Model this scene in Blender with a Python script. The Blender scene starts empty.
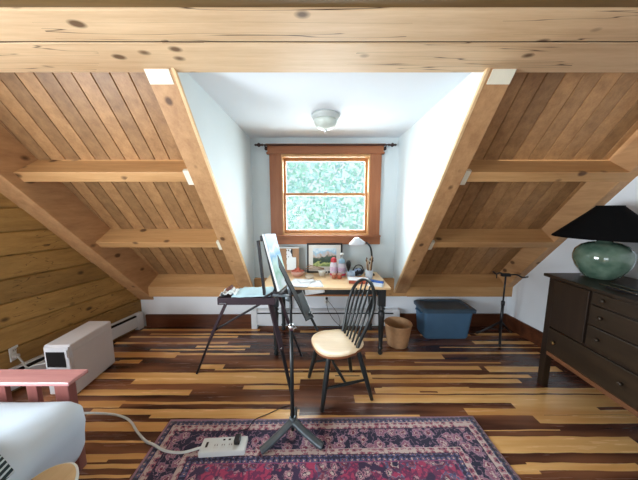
import bpy, bmesh, math, random
from mathutils import Vector, Matrix, noise
random.seed(7)
C = bpy.context.scene.collection
PI = math.pi
H = 1.545

# ------------------------------------------------------------------ materials
class NT:
    def __init__(s, name, rough=.6, spec=.4, metal=0.0):
        s.m = bpy.data.materials.new(name); s.m.use_nodes = True
        s.t = s.m.node_tree; s.n = s.t.nodes
        s.b = s.n['Principled BSDF']
        s.b.inputs['Roughness'].default_value = rough
        s.b.inputs['Specular IOR Level'].default_value = spec
        s.b.inputs['Metallic'].default_value = metal
    def add(s, t, **k):
        n = s.n.new(t)
        for a, v in k.items(): setattr(n, a, v)
        return n
    def link(s, a, b): s.t.links.new(a, b)
    def val(s, sock, v):
        if hasattr(v, 'links') or isinstance(v, bpy.types.NodeSocket): s.link(v, sock)
        else: sock.default_value = v
    def math(s, op, a, b=0.0, c=0.0):
        n = s.add('ShaderNodeMath', operation=op)
        s.val(n.inputs[0], a); s.val(n.inputs[1], b); s.val(n.inputs[2], c)
        return n.outputs[0]
    def mix(s, f, a, b, mode='MIX'):
        n = s.add('ShaderNodeMix', data_type='RGBA', blend_type=mode)
        s.val(n.inputs[0], f)
        s.val(n.inputs[6], col(a) if isinstance(a, tuple) else a)
        s.val(n.inputs[7], col(b) if isinstance(b, tuple) else b)
        return n.outputs[2]
    def coords(s, scale=(1, 1, 1), loc=(0, 0, 0), rot=(0, 0, 0)):
        tc = s.add('ShaderNodeTexCoord'); mp = s.add('ShaderNodeMapping')
        mp.inputs['Scale'].default_value = scale; mp.inputs['Location'].default_value = loc
        mp.inputs['Rotation'].default_value = rot
        s.link(tc.outputs['Object'], mp.inputs[0]); return mp.outputs[0]
    def noise(s, vec, scale=5, detail=3, rough=.5):
        n = s.add('ShaderNodeTexNoise'); s.link(vec, n.inputs['Vector'])
        n.inputs['Scale'].default_value = scale; n.inputs['Detail'].default_value = detail
        n.inputs['Roughness'].default_value = rough
        return n.outputs[0]
    def ramp(s, f, stops, interp='LINEAR'):
        n = s.add('ShaderNodeValToRGB'); n.color_ramp.interpolation = interp
        e = n.color_ramp.elements
        while len(e) < len(stops): e.new(.5)
        for i, (p, c) in enumerate(stops): e[i].position = p; e[i].color = col(c)
        s.link(f, n.inputs[0]); return n.outputs[0]
    def bump(s, h, strength=.3, dist=.01):
        n = s.add('ShaderNodeBump'); n.inputs['Strength'].default_value = strength
        n.inputs['Distance'].default_value = dist
        s.link(h, n.inputs['Height']); s.link(n.outputs[0], s.b.inputs['Normal'])
def lin(c): return c / 12.92 if c <= .04045 else ((c + .055) / 1.055) ** 2.4
def col(c):
    if isinstance(c, (int, float)): return (c, c, c, 1)
    return (lin(c[0] / 255), lin(c[1] / 255), lin(c[2] / 255), 1)     # colours are written as sRGB 0-255

def plain(name, c, rough=.5, spec=.4, metal=0.0, var=.06, scale=12, bump=0.0):
    m = NT(name, rough, spec, metal)
    n = m.noise(m.coords(), scale, 3)
    a = tuple(x * (1 - var) for x in c); b = tuple(min(255, x * (1 + var)) for x in c)
    m.link(m.mix(n, a, b), m.b.inputs['Base Color'])
    if bump: m.bump(n, bump, .004)
    return m.m

def wood(name, c1, c2, axis=0, rough=.5, knots=0.0, kc=(70, 42, 22), fine=1.0, spec=.35, cracks=0.0, plank=None, pvar=.25, seed=0):
    """axis = direction the grain runs in object space; plank = (axis, width) for a tint that changes from board to board"""
    m = NT(name, rough, spec)
    sc = [14 * fine] * 3; sc[axis] = 1.1 * fine
    v = m.coords(tuple(sc), (seed, seed * 1.7, 0))
    if plank:
        tc = m.add('ShaderNodeTexCoord'); sx = m.add('ShaderNodeSeparateXYZ'); m.link(tc.outputs['Object'], sx.inputs[0])
        idx = m.math('FLOOR', m.math('DIVIDE', m.math('ADD', sx.outputs[plank[0]], plank[2]), plank[1]))
        wn = m.add('ShaderNodeTexWhiteNoise', noise_dimensions='1D'); m.link(idx, wn.inputs['W'])
        off = m.add('ShaderNodeCombineXYZ'); m.link(m.math('MULTIPLY', wn.outputs[0], 37.0), off.inputs[axis])
        vm = m.add('ShaderNodeVectorMath', operation='ADD'); m.link(v, vm.inputs[0]); m.link(off.outputs[0], vm.inputs[1]); v = vm.outputs[0]
    n1 = m.noise(v, 1.0, 4, .6); n2 = m.noise(v, 5.0, 3, .7)
    f = m.math('ADD', m.math('MULTIPLY', n1, .7), m.math('MULTIPLY', n2, .3))
    c = m.ramp(f, [(.33, c1), (.66, c2)])
    if plank:
        g = m.math('ADD', m.math('MULTIPLY', wn.outputs[0], 2 * pvar), 1 - pvar)
        cc = m.add('ShaderNodeCombineXYZ')
        for i in range(3): m.link(g, cc.inputs[i])
        c = m.mix(1.0, c, cc.outputs[0], 'MULTIPLY')
    if knots:
        ks = [9.0] * 3; ks[axis] = 6.0
        kv = m.coords(tuple(ks), (seed + 3.3, seed + 1.1, seed * .3))
        vo = m.add('ShaderNodeTexVoronoi'); m.link(kv, vo.inputs['Vector']); vo.inputs['Scale'].default_value = 1.0
        d = vo.outputs['Distance']; rnd = m.add('ShaderNodeSeparateColor'); m.link(vo.outputs['Color'], rnd.inputs[0])
        rad = m.math('MULTIPLY', m.math('GREATER_THAN', rnd.outputs[0], 1 - knots), .165)
        soft = m.math('SUBTRACT', 1.0, m.math('DIVIDE', d, m.math('ADD', m.math('MULTIPLY', rad, 1.6), .0001)))
        soft = m.math('MAXIMUM', soft, 0.0)
        soft = m.math('MINIMUM', m.math('MULTIPLY', soft, 2.2), 1.0)
        c = m.mix(m.math('MULTIPLY', soft, .85), c, kc)
    if cracks:
        cs = [16.0] * 3; cs[axis] = .5
        cn = m.noise(m.coords(tuple(cs), (seed + 9, 0, 0)), 1.0, 2)
        k = m.math('SUBTRACT', 1.0, m.math('MULTIPLY', m.math('ABSOLUTE', m.math('SUBTRACT', cn, .5)), 130.0))
        big = m.noise(m.coords((1.2, 1.2, 1.2), (seed, 5, 2)), 1.0, 1)
        k = m.math('MULTIPLY', m.math('MAXIMUM', k, 0.0), m.math('GREATER_THAN', big, .53))
        c = m.mix(m.math('MULTIPLY', k, cracks), c, (60, 38, 22))
    m.link(c, m.b.inputs['Base Color']); m.bump(f, .12, .004)
    return m.m

# ------------------------------------------------------------------ geometry helpers
def quad(bm, vs):
    return bm.faces.new([bm.verts.new(v) for v in vs])
def box(bm, x0, x1, y0, y1, z0, z1, mi=0):
    v = [bm.verts.new(p) for p in ((x0,y0,z0),(x1,y0,z0),(x1,y1,z0),(x0,y1,z0),(x0,y0,z1),(x1,y0,z1),(x1,y1,z1),(x0,y1,z1))]
    for f in ((0,3,2,1),(4,5,6,7),(0,1,5,4),(1,2,6,5),(2,3,7,6),(3,0,4,7)):
        bm.faces.new([v[i] for i in f]).material_index = mi
    return v
def obox(bm, c, ax, ay, az, sx, sy, sz):
    """box centred at c along three unit axes"""
    c = Vector(c); ax, ay, az = Vector(ax), Vector(ay), Vector(az)
    v = [bm.verts.new(c + ax*(i*sx/2) + ay*(j*sy/2) + az*(k*sz/2)) for k in (-1,1) for (i,j) in ((-1,-1),(1,-1),(1,1),(-1,1))]
    for f in ((0,3,2,1),(4,5,6,7),(0,1,5,4),(1,2,6,5),(2,3,7,6),(3,0,4,7)): bm.faces.new([v[i] for i in f])
    return v
def prism_x(bm, poly, X0, X1):
    """polygon in (y,z) swept from X0(y) to X1(y)"""
    g0 = X0 if callable(X0) else (lambda y: X0); g1 = X1 if callable(X1) else (lambda y: X1)
    a = [bm.verts.new((g0(y), y, z)) for y, z in poly]; b = [bm.verts.new((g1(y), y, z)) for y, z in poly]
    n = len(poly); bm.faces.new(a); bm.faces.new(b[::-1])
    for i in range(n): bm.faces.new((a[i], b[i], b[(i+1) % n], a[(i+1) % n]))
def prism_z(bm, poly, z0, z1):
    a = [bm.verts.new((x, y, z0)) for x, y in poly]; b = [bm.verts.new((x, y, z1)) for x, y in poly]
    n = len(poly); bm.faces.new(a[::-1]); bm.faces.new(b)
    for i in range(n): bm.faces.new((a[i], a[(i+1) % n], b[(i+1) % n], b[i]))
def frame_of(d):
    d = Vector(d).normalized(); up = Vector((0, 0, 1)) if abs(d.z) < .95 else Vector((1, 0, 0))
    a = d.cross(up).normalized(); return a, d.cross(a).normalized()
def tube(bm, pts, r, seg=10, closed=False, cap=True, flat=1.0):
    pts = [Vector(p) for p in pts]; n = len(pts); rings = []
    rs = r if isinstance(r, (list, tuple)) else [r] * n
    pa = None
    for i, p in enumerate(pts):
        if closed: d = pts[(i+1) % n] - pts[i-1]
        else: d = pts[min(i+1, n-1)] - pts[max(i-1, 0)]
        d = d.normalized()
        if pa is None: pa, _ = frame_of(d)
        pa = (pa - d * pa.dot(d)); pa = pa.normalized() if pa.length > 1e-6 else frame_of(d)[0]
        b = d.cross(pa)
        rings.append([bm.verts.new(p + pa * math.cos(2*PI*k/seg) * rs[i] + b * math.sin(2*PI*k/seg) * rs[i] * flat) for k in range(seg)])
    m = n if closed else n - 1
    for i in range(m):
        A, B = rings[i], rings[(i+1) % n]
        for k in range(seg): bm.faces.new((A[k], A[(k+1) % seg], B[(k+1) % seg], B[k])).smooth = True
    if not closed and cap: bm.faces.new(rings[0][::-1]); bm.faces.new(rings[-1])
def lathe(bm, prof, c=(0, 0, 0), seg=24, axis=None):
    """prof = [(r,h)...] turned about axis through c"""
    c = Vector(c); ax = Vector(axis).normalized() if axis else Vector((0, 0, 1))
    if axis: a, b = frame_of(ax)
    else: a, b = Vector((1, 0, 0)), Vector((0, 1, 0))
    rings = []
    for r, h in prof:
        if r < 1e-5: rings.append([bm.verts.new(c + ax * h)])
        else: rings.append([bm.verts.new(c + ax*h + a*math.cos(2*PI*k/seg)*r + b*math.sin(2*PI*k/seg)*r) for k in range(seg)])
    for A, B in zip(rings, rings[1:]):
        for k in range(seg):
            k2 = (k + 1) % seg
            if len(A) == 1 and len(B) == 1: continue
            if len(A) == 1: f = bm.faces.new((A[0], B[k2], B[k]))
            elif len(B) == 1: f = bm.faces.new((A[k], A[k2], B[0]))
            else: f = bm.faces.new((A[k], A[k2], B[k2], B[k]))
            f.smooth = True
    if len(rings[0]) > 1: bm.faces.new(rings[0][::-1])
    if len(rings[-1]) > 1: bm.faces.new(rings[-1])
def smooth_path(pts, n=6):
    P = [Vector(p) for p in pts]; P = [2*P[0]-P[1]] + P + [2*P[-1]-P[-2]]; o = []
    for i in range(1, len(P) - 2):
        for k in range(n):
            t = k / n
            o.append(.5*((2*P[i]) + (P[i+1]-P[i-1])*t + (2*P[i-1]-5*P[i]+4*P[i+1]-P[i+2])*t*t + (3*P[i]-P[i-1]-3*P[i+1]+P[i+2])*t**3))
    o.append(P[-2]); return o
def obj(name, bm, m=None, parent=None, bevel=0, seg=2, sub=0, solid=0, smooth=False):
    bmesh.ops.recalc_face_normals(bm, faces=bm.faces[:])
    me = bpy.data.meshes.new(name)
    if smooth:
        for f in bm.faces: f.smooth = True
    bm.to_mesh(me); bm.free()
    o = bpy.data.objects.new(name, me); C.objects.link(o)
    for mm in (m if isinstance(m, list) else [m] if m else []): me.materials.append(mm)
    if parent:
        o.parent = parent
        # geometry is written in world coordinates: move it into the parent's frame
        me.transform(world_of(parent).inverted())
    if solid: s = o.modifiers.new('s', 'SOLIDIFY'); s.thickness = solid
    if bevel:
        b = o.modifiers.new('b', 'BEVEL'); b.width = bevel; b.segments = seg; b.limit_method = 'ANGLE'; b.angle_limit = .6
    if sub: s = o.modifiers.new('u', 'SUBSURF'); s.levels = s.render_levels = sub
    return o
def world_of(o):
    m = Matrix.LocRotScale(o.location, o.rotation_euler, o.scale)
    return world_of(o.parent) @ m if o.parent else m
def thing(name, label, cat, loc=(0, 0, 0), group=None):
    o = bpy.data.objects.new(name, None); C.objects.link(o); o.empty_display_size = .1
    o.location = loc; o['label'] = label; o['category'] = cat
    if group: o['group'] = group
    return o
def tag(o, label, cat, group=None, kind=None):
    o['label'] = label; o['category'] = cat
    if group: o['group'] = group
    if kind: o['kind'] = kind
    return o
def struct(name, bm, m, parent=None, label=None, **k):
    o = obj(name, bm, m, parent, **k)
    if not parent:
        o['kind'] = 'structure'
        if label: o['label'] = label
    elif label: o['label'] = label
    return o
B = bmesh.new

# ------------------------------------------------------------------ shared materials
m_beam = wood('pine_beam', (194, 160, 122), (218, 188, 150), 0, .55, knots=.3, cracks=.9, seed=2)
m_beam2 = wood('pine_beam_cracked', (194, 160, 122), (218, 188, 150), 0, .55, knots=.3, cracks=1.0, seed=6)
m_purlin = wood('pine_purlin', (168, 124, 78), (196, 152, 102), 0, .5, knots=.2, seed=5)
m_trimwood = wood('pale_trim', (205, 170, 120), (222, 188, 140), 0, .5)
m_white = plain('white_paint', (226, 232, 232), .55, .3, var=.015)
m_wall = plain('pale_blue_wall', (208, 217, 219), .7, .2, var=.015, scale=4)
m_knee = plain('white_wall', (222, 228, 234), .7, .2, var=.02, scale=4)
m_ceil = plain('white_ceiling', (222, 228, 234), .8, .1, var=.01, scale=4)
m_tab = plain('off_white_block', (222, 218, 198), .7, .2, var=.04)
m_base = wood('dark_baseboard', (62, 34, 22), (104, 60, 38), 0, .35)
m_black = plain('black_paint', (26, 32, 34), .38, .5, var=.15)
m_blackm = plain('black_metal', (22, 22, 26), .4, .5, var=.1)
m_chrome = plain('bright_metal', (190, 192, 196), .25, .5, 1.0, var=.04)
LP1, LP2, LP3, SKY, SUN, EXPO = 118, 34, 130, .62, 1.6, 0.88
# ------------------------------------------------------------------ camera
cam = bpy.data.cameras.new('camera'); co = bpy.data.objects.new('camera', cam); C.objects.link(co)
cam.sensor_width = 36; cam.lens = 36 * 240 / 638; cam.clip_start = .02; cam.clip_end = 200
co.location = (0, 0, H); co.rotation_euler = (math.radians(90 - 7.35), 0, 0)
bpy.context.scene.camera = co

# ------------------------------------------------------------------ the room
def XL(y): return -2.35 - .22 * (3.03 - y) if y > 1 else -2.35 - .22*2.03 - .05*(1 - y)
def XR(y): return 2.48 + .06 * (3.03 - y)
NY, NZ = .7809, .6247
def Pz(y): return .65 + 1.25 * (2.84 - y)          # the inner face of the rafters
def off(y, d): return (y + NY*d, Pz(y) + NZ*d)     # point d behind that face
def plane_z(y, d): return Pz(y) + d * 1.6008       # height of the plane d behind that face

LIGHT=[(2.892,2.943,-2.28,-0.76),(2.794,2.83,-2.1,-0.55),(2.724,2.77,-2.3,-0.99),(2.594,2.636,-2.37,-1.06),(2.521,2.561,-1.39,-0.78),(2.469,2.494,-1.87,-0.82),(2.34,2.438,-2.26,-1.51),(2.383,2.419,-1.51,-0.53),(2.241,2.298,-2.29,-1.82),(2.16,2.226,-1.18,-0.94),(2.14,2.16,-1.01,0.11),(2.019,2.107,-2.14,0.49),(1.96,2.019,-1.68,-0.17),(1.892,1.937,-0.66,-0.17),(1.822,1.89,-2.2,-1.09),(1.695,1.765,-2.06,-1.57),(1.734,1.759,-1.58,-0.23),(1.631,1.686,-1.76,-0.15),(1.6,1.631,-1.27,0.76),(1.596,1.631,-0.22,0.16),(1.499,1.571,-1.85,-1.1),(1.409,1.426,-1.73,-1.13),(1.291,1.34,-1.62,-1.31),(1.306,1.34,-1.31,-1.06),(1.251,1.279,-1.57,-1.08),(1.202,1.218,-1.62,-1.1),(2.657,2.724,0.25,0.81),(2.401,2.438,0.5,2.39),(2.315,2.401,0.49,1.31),(2.854,2.904,-0.24,0.78),(2.77,2.817,1.25,1.87),(2.246,2.265,0.97,1.84),(2.143,2.202,0.16,1.58),(2.036,2.079,0.15,1.97),(1.968,2.019,0.14,1.82),(1.884,1.919,0.55,1.31),(1.842,1.907,0.48,2.41),(1.747,1.828,0.29,1.98),(1.747,1.828,1.98,2.4),(2.594,2.657,1.8,2.64),(2.782,2.842,1.94,2.5),(2.514,2.533,1.36,2.54),(2.114,2.195,1.63,2.34),(1.705,1.775,1.59,2.57),(1.631,1.749,1.54,2.5),(1.628,1.695,1.13,1.7),(1.558,1.628,1.61,2.38),(1.346,1.458,1.13,2.12),(1.24,1.285,1.27,1.94),(1.346,1.398,1.04,1.56),(1.223,1.273,1.08,1.31),(1.499,1.507,1.13,1.7)]
HOLES=[(1.677,1.707,2.18,2.39),(2.055,2.068,0.15,0.38),(1.856,1.872,0.86,1.01),(2.281,2.298,-2.13,-2.05),(1.333,1.343,1.72,2.04)]
# rows nearer than the frame's lower edge carry on at random
y = 1.16; rr = random.Random(3)
while y > -3:
    w = .085; x = -3 + rr.random()
    while x < 3:
        l = .5 + rr.random()*1.4
        if rr.random() < .5: LIGHT.append((y - w, y, x, min(3, x + l)))
        x += l
    y -= w
def floor_mesh():
    bm = B()
    ys = sorted(set([-3.0, 3.03] + [round(v, 3) for r in LIGHT + HOLES for v in r[:2]] + [1.18 + .1*i for i in range(19)]))
    ys = [v for i, v in enumerate(ys) if i == 0 or v - ys[i-1] > .0015]
    xs = sorted(set([round(-3 + .06*i, 3) for i in range(101)] + [round(v, 2) for r in LIGHT + HOLES for v in r[2:]]))
    xs = [v for i, v in enumerate(xs) if i == 0 or v - xs[i-1] > .008]
    V = []
    for yy in ys:
        row = []
        for xx in xs:
            d = .007 * noise.noise(Vector((xx*2.3, yy*9.0, 0))) + .004 * noise.noise(Vector((xx*9, yy*14, 4)))
            if yy in (ys[0], ys[-1]): d = 0
            row.append(bm.verts.new((xx, yy + d, 0)))
        V.append(row)
    for j in range(len(ys)-1):
        my = (ys[j]+ys[j+1])/2
        rows = [r for r in LIGHT if r[0] <= my <= r[1]]; hs = [r for r in HOLES if r[0] <= my <= r[1]]
        for i in range(len(xs)-1):
            mx = (xs[i]+xs[i+1])/2
            lt = any(r[2] <= mx <= r[3] for r in rows) and not any(r[2] <= mx <= r[3] for r in hs)
            bm.faces.new((V[j][i], V[j][i+1], V[j+1][i+1], V[j+1][i])).material_index = 1 if lt else 0
    return bm
def floor_mat(name, c1, c2, c3):
    m = NT(name, .27, .75)
    v = m.coords((1.2, 16, 1)); n = m.noise(v, 1.6, 4, .6); n2 = m.noise(m.coords((.7, 7, 1)), 1.0, 2)
    c = m.ramp(n, [(.3, c1), (.7, c2)])
    c = m.mix(m.ramp(n2, [(.42, 0.0), (.66, 1.0)]), c, c3)
    m.link(c, m.b.inputs['Base Color'])
    m.link(m.math('ADD', m.math('MULTIPLY', n, .12), .2), m.b.inputs['Roughness'])
    return m.m
m_fd = floor_mat('dark_heartwood', (56, 33, 28), (96, 60, 48), (146, 96, 66))
m_fl = floor_mat('pale_sapwood', (232, 178, 108), (250, 206, 142), (214, 156, 92))
fl = floor_mesh(); struct('floor', fl, [m_fd, m_fl], label='wide plank floor of streaked dark and honey coloured boards')

# left wall: stacked horizontal timber courses, with the opening of a window beside the photographer
m_log = wood('aged_log', (134, 102, 54), (170, 134, 76), 1, .6, knots=.25, cracks=.9, kc=(52, 36, 20), seed=4, plank=(2, .197, .02), pvar=.18)
bm = B()
z = -.02; k = 0
WY0, WY1 = -.75, .75
while z < 3.0:
    h = .197
    segs = [(-3.05, 3.12)] if not (.5 < z + h/2 < 1.75) else [(-3.05, WY0), (WY1, 3.12)]
    for a, b in segs:
        pts = [a] + ([1.0] if a < 1 < b else []) + [b]
        for p, q in zip(pts, pts[1:]):
            v = box(bm, -9, -8, p, q, z + .003, z + h - .003)
            for w in v: w.co.x = XL(w.co.y) - (.14 if w.co.x < -8.5 else 0) + .004*math.sin(k*2.1)
    z += h; k += 1
for a, b in ((-3.05, WY0), (WY1, 1.0), (1.0, 3.12)):
    v = box(bm, -9, -8, a, b, 0, 2.9)
    for w in v: w.co.x = XL(w.co.y) - (.12 if w.co.x < -8.5 else .02)
struct('wall_left', bm, m_log, bevel=.012, label='wall of aged horizontal timbers with dark gaps and knots')
bm = B()
box(bm, -9, -8, -3.05, 3.12, -.05, 0.0)
# right wall
bm.free(); bm = B()
for a, b in ((-3.05, 1.0), (1.0, 3.12)):
    v = box(bm, 8, 9, a, b, 0, 3.0)
    for w in v: w.co.x = XR(w.co.y) + (.1 if w.co.x > 8.5 else 0)
struct('wall_right', bm, m_knee, label='white side wall')
# rear wall with a window opening added for the fill light
bm = B()
for x0, x1, z0, z1 in ((-3.3, -2.5, 0, 2.5), (-.6, 3.3, 0, 2.5), (-2.5, -.6, 0, .4), (-2.5, -.6, 2.0, 2.5)): box(bm, x0, x1, -3.12, -3.02, z0, z1)
struct('wall_rear', bm, m_knee)
# dormer window wall (with its opening) above the plate, knee wall below
YW = 3.03; DL, DR = -.83, .965
WX0, WX1, WZ0, WZ1 = -.47, .63, 1.21, 2.2
bm = B()
for x0, x1, z0, z1 in ((DL-.1, WX0, .4, 2.6), (WX1, DR+.1, .4, 2.6), (WX0, WX1, .4, WZ0), (WX0, WX1, WZ1, 2.6)): box(bm, x0, x1, YW, YW+.12, z0, z1)
struct('wall_front', bm, m_wall, label='pale blue dormer wall around the window')
bm = B(); box(bm, -2.75, 2.8, YW+.001, YW+.1, 0, .45)
struct('wall_knee', bm, m_knee, label='low white wall under the timber plate')
for nm, X0, X1 in (('wall_dormer_left', DL-.03, DL), ('wall_dormer_right', DR, DR+.03)):
    bm = B(); prism_x(bm, [(YW, .45), (YW, 2.40), (1.45, 2.40), (2.96, Pz(2.96)+.015)], X0, X1)
    struct(nm, bm, m_wall, label='pale blue triangular cheek wall of the dormer')
bm = B(); box(bm, DL-.2, DR+.2, 1.525, YW+.1, 2.40, 2.5)
struct('ceiling', bm, m_ceil, label='white ceiling of the dormer')
bm = B(); box(bm, -3.3, 3.3, -3.1, 1.08, 2.352, 2.42)
m_cb = wood('stained_ceiling_boards', (92, 70, 42), (122, 96, 58), 0, .5)
struct('ceiling_main', bm, m_cb, label='brown boarded ceiling above the photographer')

# sloped plank ceiling, one mesh per side of the dormer: boards run up the slope
m_plank = wood('roof_plank', (128, 92, 58), (164, 124, 82), 1, .45, plank=(0, .126, .0), pvar=.22, fine=1.2, seed=8)
def planks(x0, x1):
    bm = B(); i0 = math.floor(x0/.126)
    x = i0 * .126
    while x < x1:
        a, b = max(x, x0) + .003, min(x + .126, x1) - .003
        if b > a:
            ya, yb = 3.45, 1.0
            P = [(ya, plane_z(ya, .24)), (yb, plane_z(yb, .24)), (yb + NY*.03, plane_z(yb, .24) + NZ*.03), (ya + NY*.03, plane_z(ya, .24) + NZ*.03)]
            prism_x(bm, P, a, b)
        x += .126
    # dark sheathing seen in the grooves
    ya, yb = 3.45, 1.0; d = .014
    prism_x(bm, [(ya + NY*d, plane_z(ya, .24) + NZ*d), (yb + NY*d, plane_z(yb, .24) + NZ*d), (yb + NY*.06, plane_z(yb, .24) + NZ*.06), (ya + NY*.06, plane_z(ya, .24) + NZ*.06)], x0, x1)
    return bm
struct('ceiling_slope_left', planks(-2.9, DL-.03), m_plank, bevel=.003, label='sloping boarded ceiling left of the dormer')
struct('ceiling_slope_right', planks(DR+.03, 2.9), m_plank, bevel=.003, label='sloping boarded ceiling right of the dormer')

# rafters
m_raft = wood('pine_rafter', (160, 118, 80), (190, 148, 104), 1, .5, knots=.4, seed=11)
def raft(X0, X1, d0=0, d1=.26, ya=1.2, yb=3.01):
    bm = B(); prism_x(bm, [off(ya, d0), off(yb, d0), off(yb, d1), off(ya, d1)], X0, X1); return bm
n = 0
for X0, X1, lab in ((DL-.175, DL-.014, 'rafter beside the left dormer cheek'), (DR+.014, DR+.168, 'rafter beside the right dormer cheek'),
                    (lambda y: XL(y)-.01, lambda y: XL(y)+.175, 'rafter against the timber wall'), (lambda y: XR(y)-.09, lambda y: XR(y)+.01, 'rafter against the right white wall')):
    n += 1; struct('trim_%d' % n, raft(X0, X1, .042 if n == 4 else -.03 if n == 3 else 0, yb=3.06 if n == 3 else 3.01), m_raft, bevel=.004, label=lab)
# bright edging strips where the dormer cheeks meet the rafters
m_edge = wood('pale_edging', (206, 170, 124), (226, 194, 150), 1, .5)
for X0, X1 in ((DL-.014, DL+.004), (DR-.004, DR+.014)):
    n += 1; bm = B(); prism_x(bm, [(1.4, Pz(1.4)-.006), (2.97, Pz(2.97)-.006), (2.985, Pz(2.97)+.01), (1.415, Pz(1.4)+.01)], X0, X1)
    struct('trim_%d' % n, bm, m_edge, label='pale strip along the dormer edge')
# purlins between the rafters
def purlin(y0, y1, X0, X1, rec=.04, dep=.205):
    bm = B(); p = lambda y, d: (y + NY*(d), plane_z(y, rec) - 0 + NZ*(d))
    prism_x(bm, [p(y0, 0), p(y1, 0), p(y1, dep), p(y0, dep)], X0, X1); return bm
inL = lambda y: XL(y) + .17
inR = lambda y: XR(y)
for y0, y1, nm in ((1.945, 2.0, 'upper'), (2.447, 2.497, 'lower')):
    for X0, X1, sd in ((inL, DL-.174, 'left'), (DR+.167, inR, 'right')):
        n += 1; struct('trim_%d' % n, purlin(y0, y1, X0, X1), m_purlin, bevel=.003, label='%s purlin crossing the %s slope' % (nm, sd))
# plate along the foot of the slope, running on below the window
for X0, X1, sd in ((inL, DL-.174, 'left'), (DR+.167, inR, 'right')):
    n += 1; bm = B(); prism_x(bm, [(2.97, .425), (2.97, .555), (3.126, .68), (3.4, .68), (3.4, .425)], X0, X1)
    struct('trim_%d' % n, bm, m_purlin, bevel=.003, label='timber plate at the foot of the %s slope' % sd)
n += 1; bm = B(); box(bm, DL-.174, DR+.167, 2.985, YW, .425, .66)
struct('trim_%d' % n, bm, m_purlin, bevel=.003, label='timber plate under the dormer window')
# the double header beam across the room
n += 1; bm = B(); box(bm, XL(1.3)-.02, XR(1.3)+.02, 1.277, 1.53, 2.343, 2.505)
struct('trim_%d' % n, bm, m_beam, bevel=.002, label='knotty pine header beam, the one nearer the dormer')
n += 1; bm = B(); box(bm, XL(1.3)-.02, XR(1.3)+.02, 1.082, 1.265, 2.343, 2.505)
struct('trim_%d' % n, bm, m_beam2, bevel=.002, label='cracked pine header beam, the one nearer the photographer')
n += 1; bm = B(); box(bm, XL(1.3), XR(1.3), 1.2652, 1.2768, 2.347, 2.40)  # added dark strip, painted as the shadow of the open joint
struct('trim_%d' % n, bm, plain('joint_shadow_dark', (30, 20, 14), .9, .1), label='dark strip standing in for the shadow gap between the header beams')
n += 1; bm = B(); box(bm, XL(1.3)-.02, XR(1.3)+.02, 1.278, 1.29, 2.346, 2.353)   # dark joint line
# thin dark shadow joint between the soffit and the face
bm.free(); n -= 1
# small off-white infill blocks at the beam and the purlin ends
for v in (((DL-.172, DL-.03), 1.485, 1.532), ((DR+.03, DR+.165), 1.485, 1.532)):
    n += 1; bm = B(); (X0, X1), a, b = v
    prism_x(bm, [(a, Pz(a)-.006), (b, Pz(b)-.006), (b+.01, Pz(b)+.01), (a+.01, Pz(a)+.01)], X0, X1)
    struct('trim_%d' % n, bm, m_tab, label='small off-white block at the top of the rafter')
for (X0, X1), a, b in (((DL-.238, DL-.176), 1.93, 2.01), ((DR+.169, DR+.23), 1.93, 2.01), ((DL-.225, DL-.176), 2.435, 2.51), ((DR+.169, DR+.225), 2.435, 2.51)):
    n += 1; bm = B(); prism_x(bm, [(a, plane_z(a, .034)), (b, plane_z(b, .034)), (b+NY*.03, plane_z(b, .034)+NZ*.03), (a+NY*.03, plane_z(a, .034)+NZ*.03)], X0, X1)
    struct('trim_%d' % n, bm, m_tab, label='small off-white block at the purlin end')

# baseboards
bm = B(); box(bm, XL(3.0)+.07, -.87, 3.008, YW, 0, .165); box(bm, 1.05, XR(3.0), 3.008, YW, 0, .175)
struct('baseboard_front', bm, m_base, bevel=.003, label='tall reddish brown baseboard')
bm = B(); v = box(bm, 8, 9, 1.2, 3.008, 0, .175)
for w in v: w.co.x = XR(w.co.y) - (.02 if w.co.x < 8.5 else -.001)
struct('baseboard_right', bm, m_base, bevel=.003, label='dark baseboard of the right wall')

# ------------------------------------------------------------------ dormer window
m_cas = wood('stained_casing', (140, 84, 54), (168, 108, 72), 0, .42, fine=1.4)
m_casv = wood('stained_casing_upright', (140, 84, 54), (168, 108, 72), 2, .42, fine=1.4)
m_sash = wood('golden_sash', (176, 118, 70), (196, 140, 88), 0, .4, fine=1.2)
m_jamb = wood('pale_jamb', (186, 136, 86), (206, 160, 108), 2, .4)
g = NT('window_glass', .02); tr = g.add('ShaderNodeBsdfTransparent'); gl = g.add('ShaderNodeBsdfGlossy'); gl.inputs['Roughness'].default_value = .02
mx = g.add('ShaderNodeMixShader'); mx.inputs[0].default_value = .012; g.link(tr.outputs[0], mx.inputs[1]); g.link(gl.outputs[0], mx.inputs[2])
g.link(mx.outputs[0], g.n['Material Output'].inputs[0]); m_glass = g.m
w = bpy.data.objects.new('window_1', None); C.objects.link(w); w.location = (.08, YW, 1.2); w['kind'] = 'structure'; w['label'] = 'double hung window in brown wooden casing'
ox0, ox1 = -.60, .755
bm = B(); box(bm, ox0, -.455, 2.99, YW, 1.2, 2.235); obj('side_casing', bm, m_casv, w, bevel=.003)
bm = B(); box(bm, .62, ox1, 2.99, YW, 1.2, 2.235); obj('side_casing', bm, m_casv, w, bevel=.003)
bm = B(); box(bm, ox0-.02, ox1+.02, 2.985, YW, 2.2, 2.295); box(bm, ox0-.035, ox1+.035, 2.965, YW, 2.295, 2.315); box(bm, ox0-.03, ox1+.03, 2.975, YW, 2.2, 2.222); obj('head_casing', bm, m_cas, w, bevel=.003)
bm = B(); box(bm, ox0-.01, ox1+.01, 2.985, YW, 1.105, 1.205); obj('apron', bm, m_cas, w, bevel=.003)
bm = B(); box(bm, ox0-.01, ox1+.01, 2.955, YW+.02, 1.203, 1.222); obj('window_sill', bm, m_cas, w, bevel=.004)
bm = B()
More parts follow.
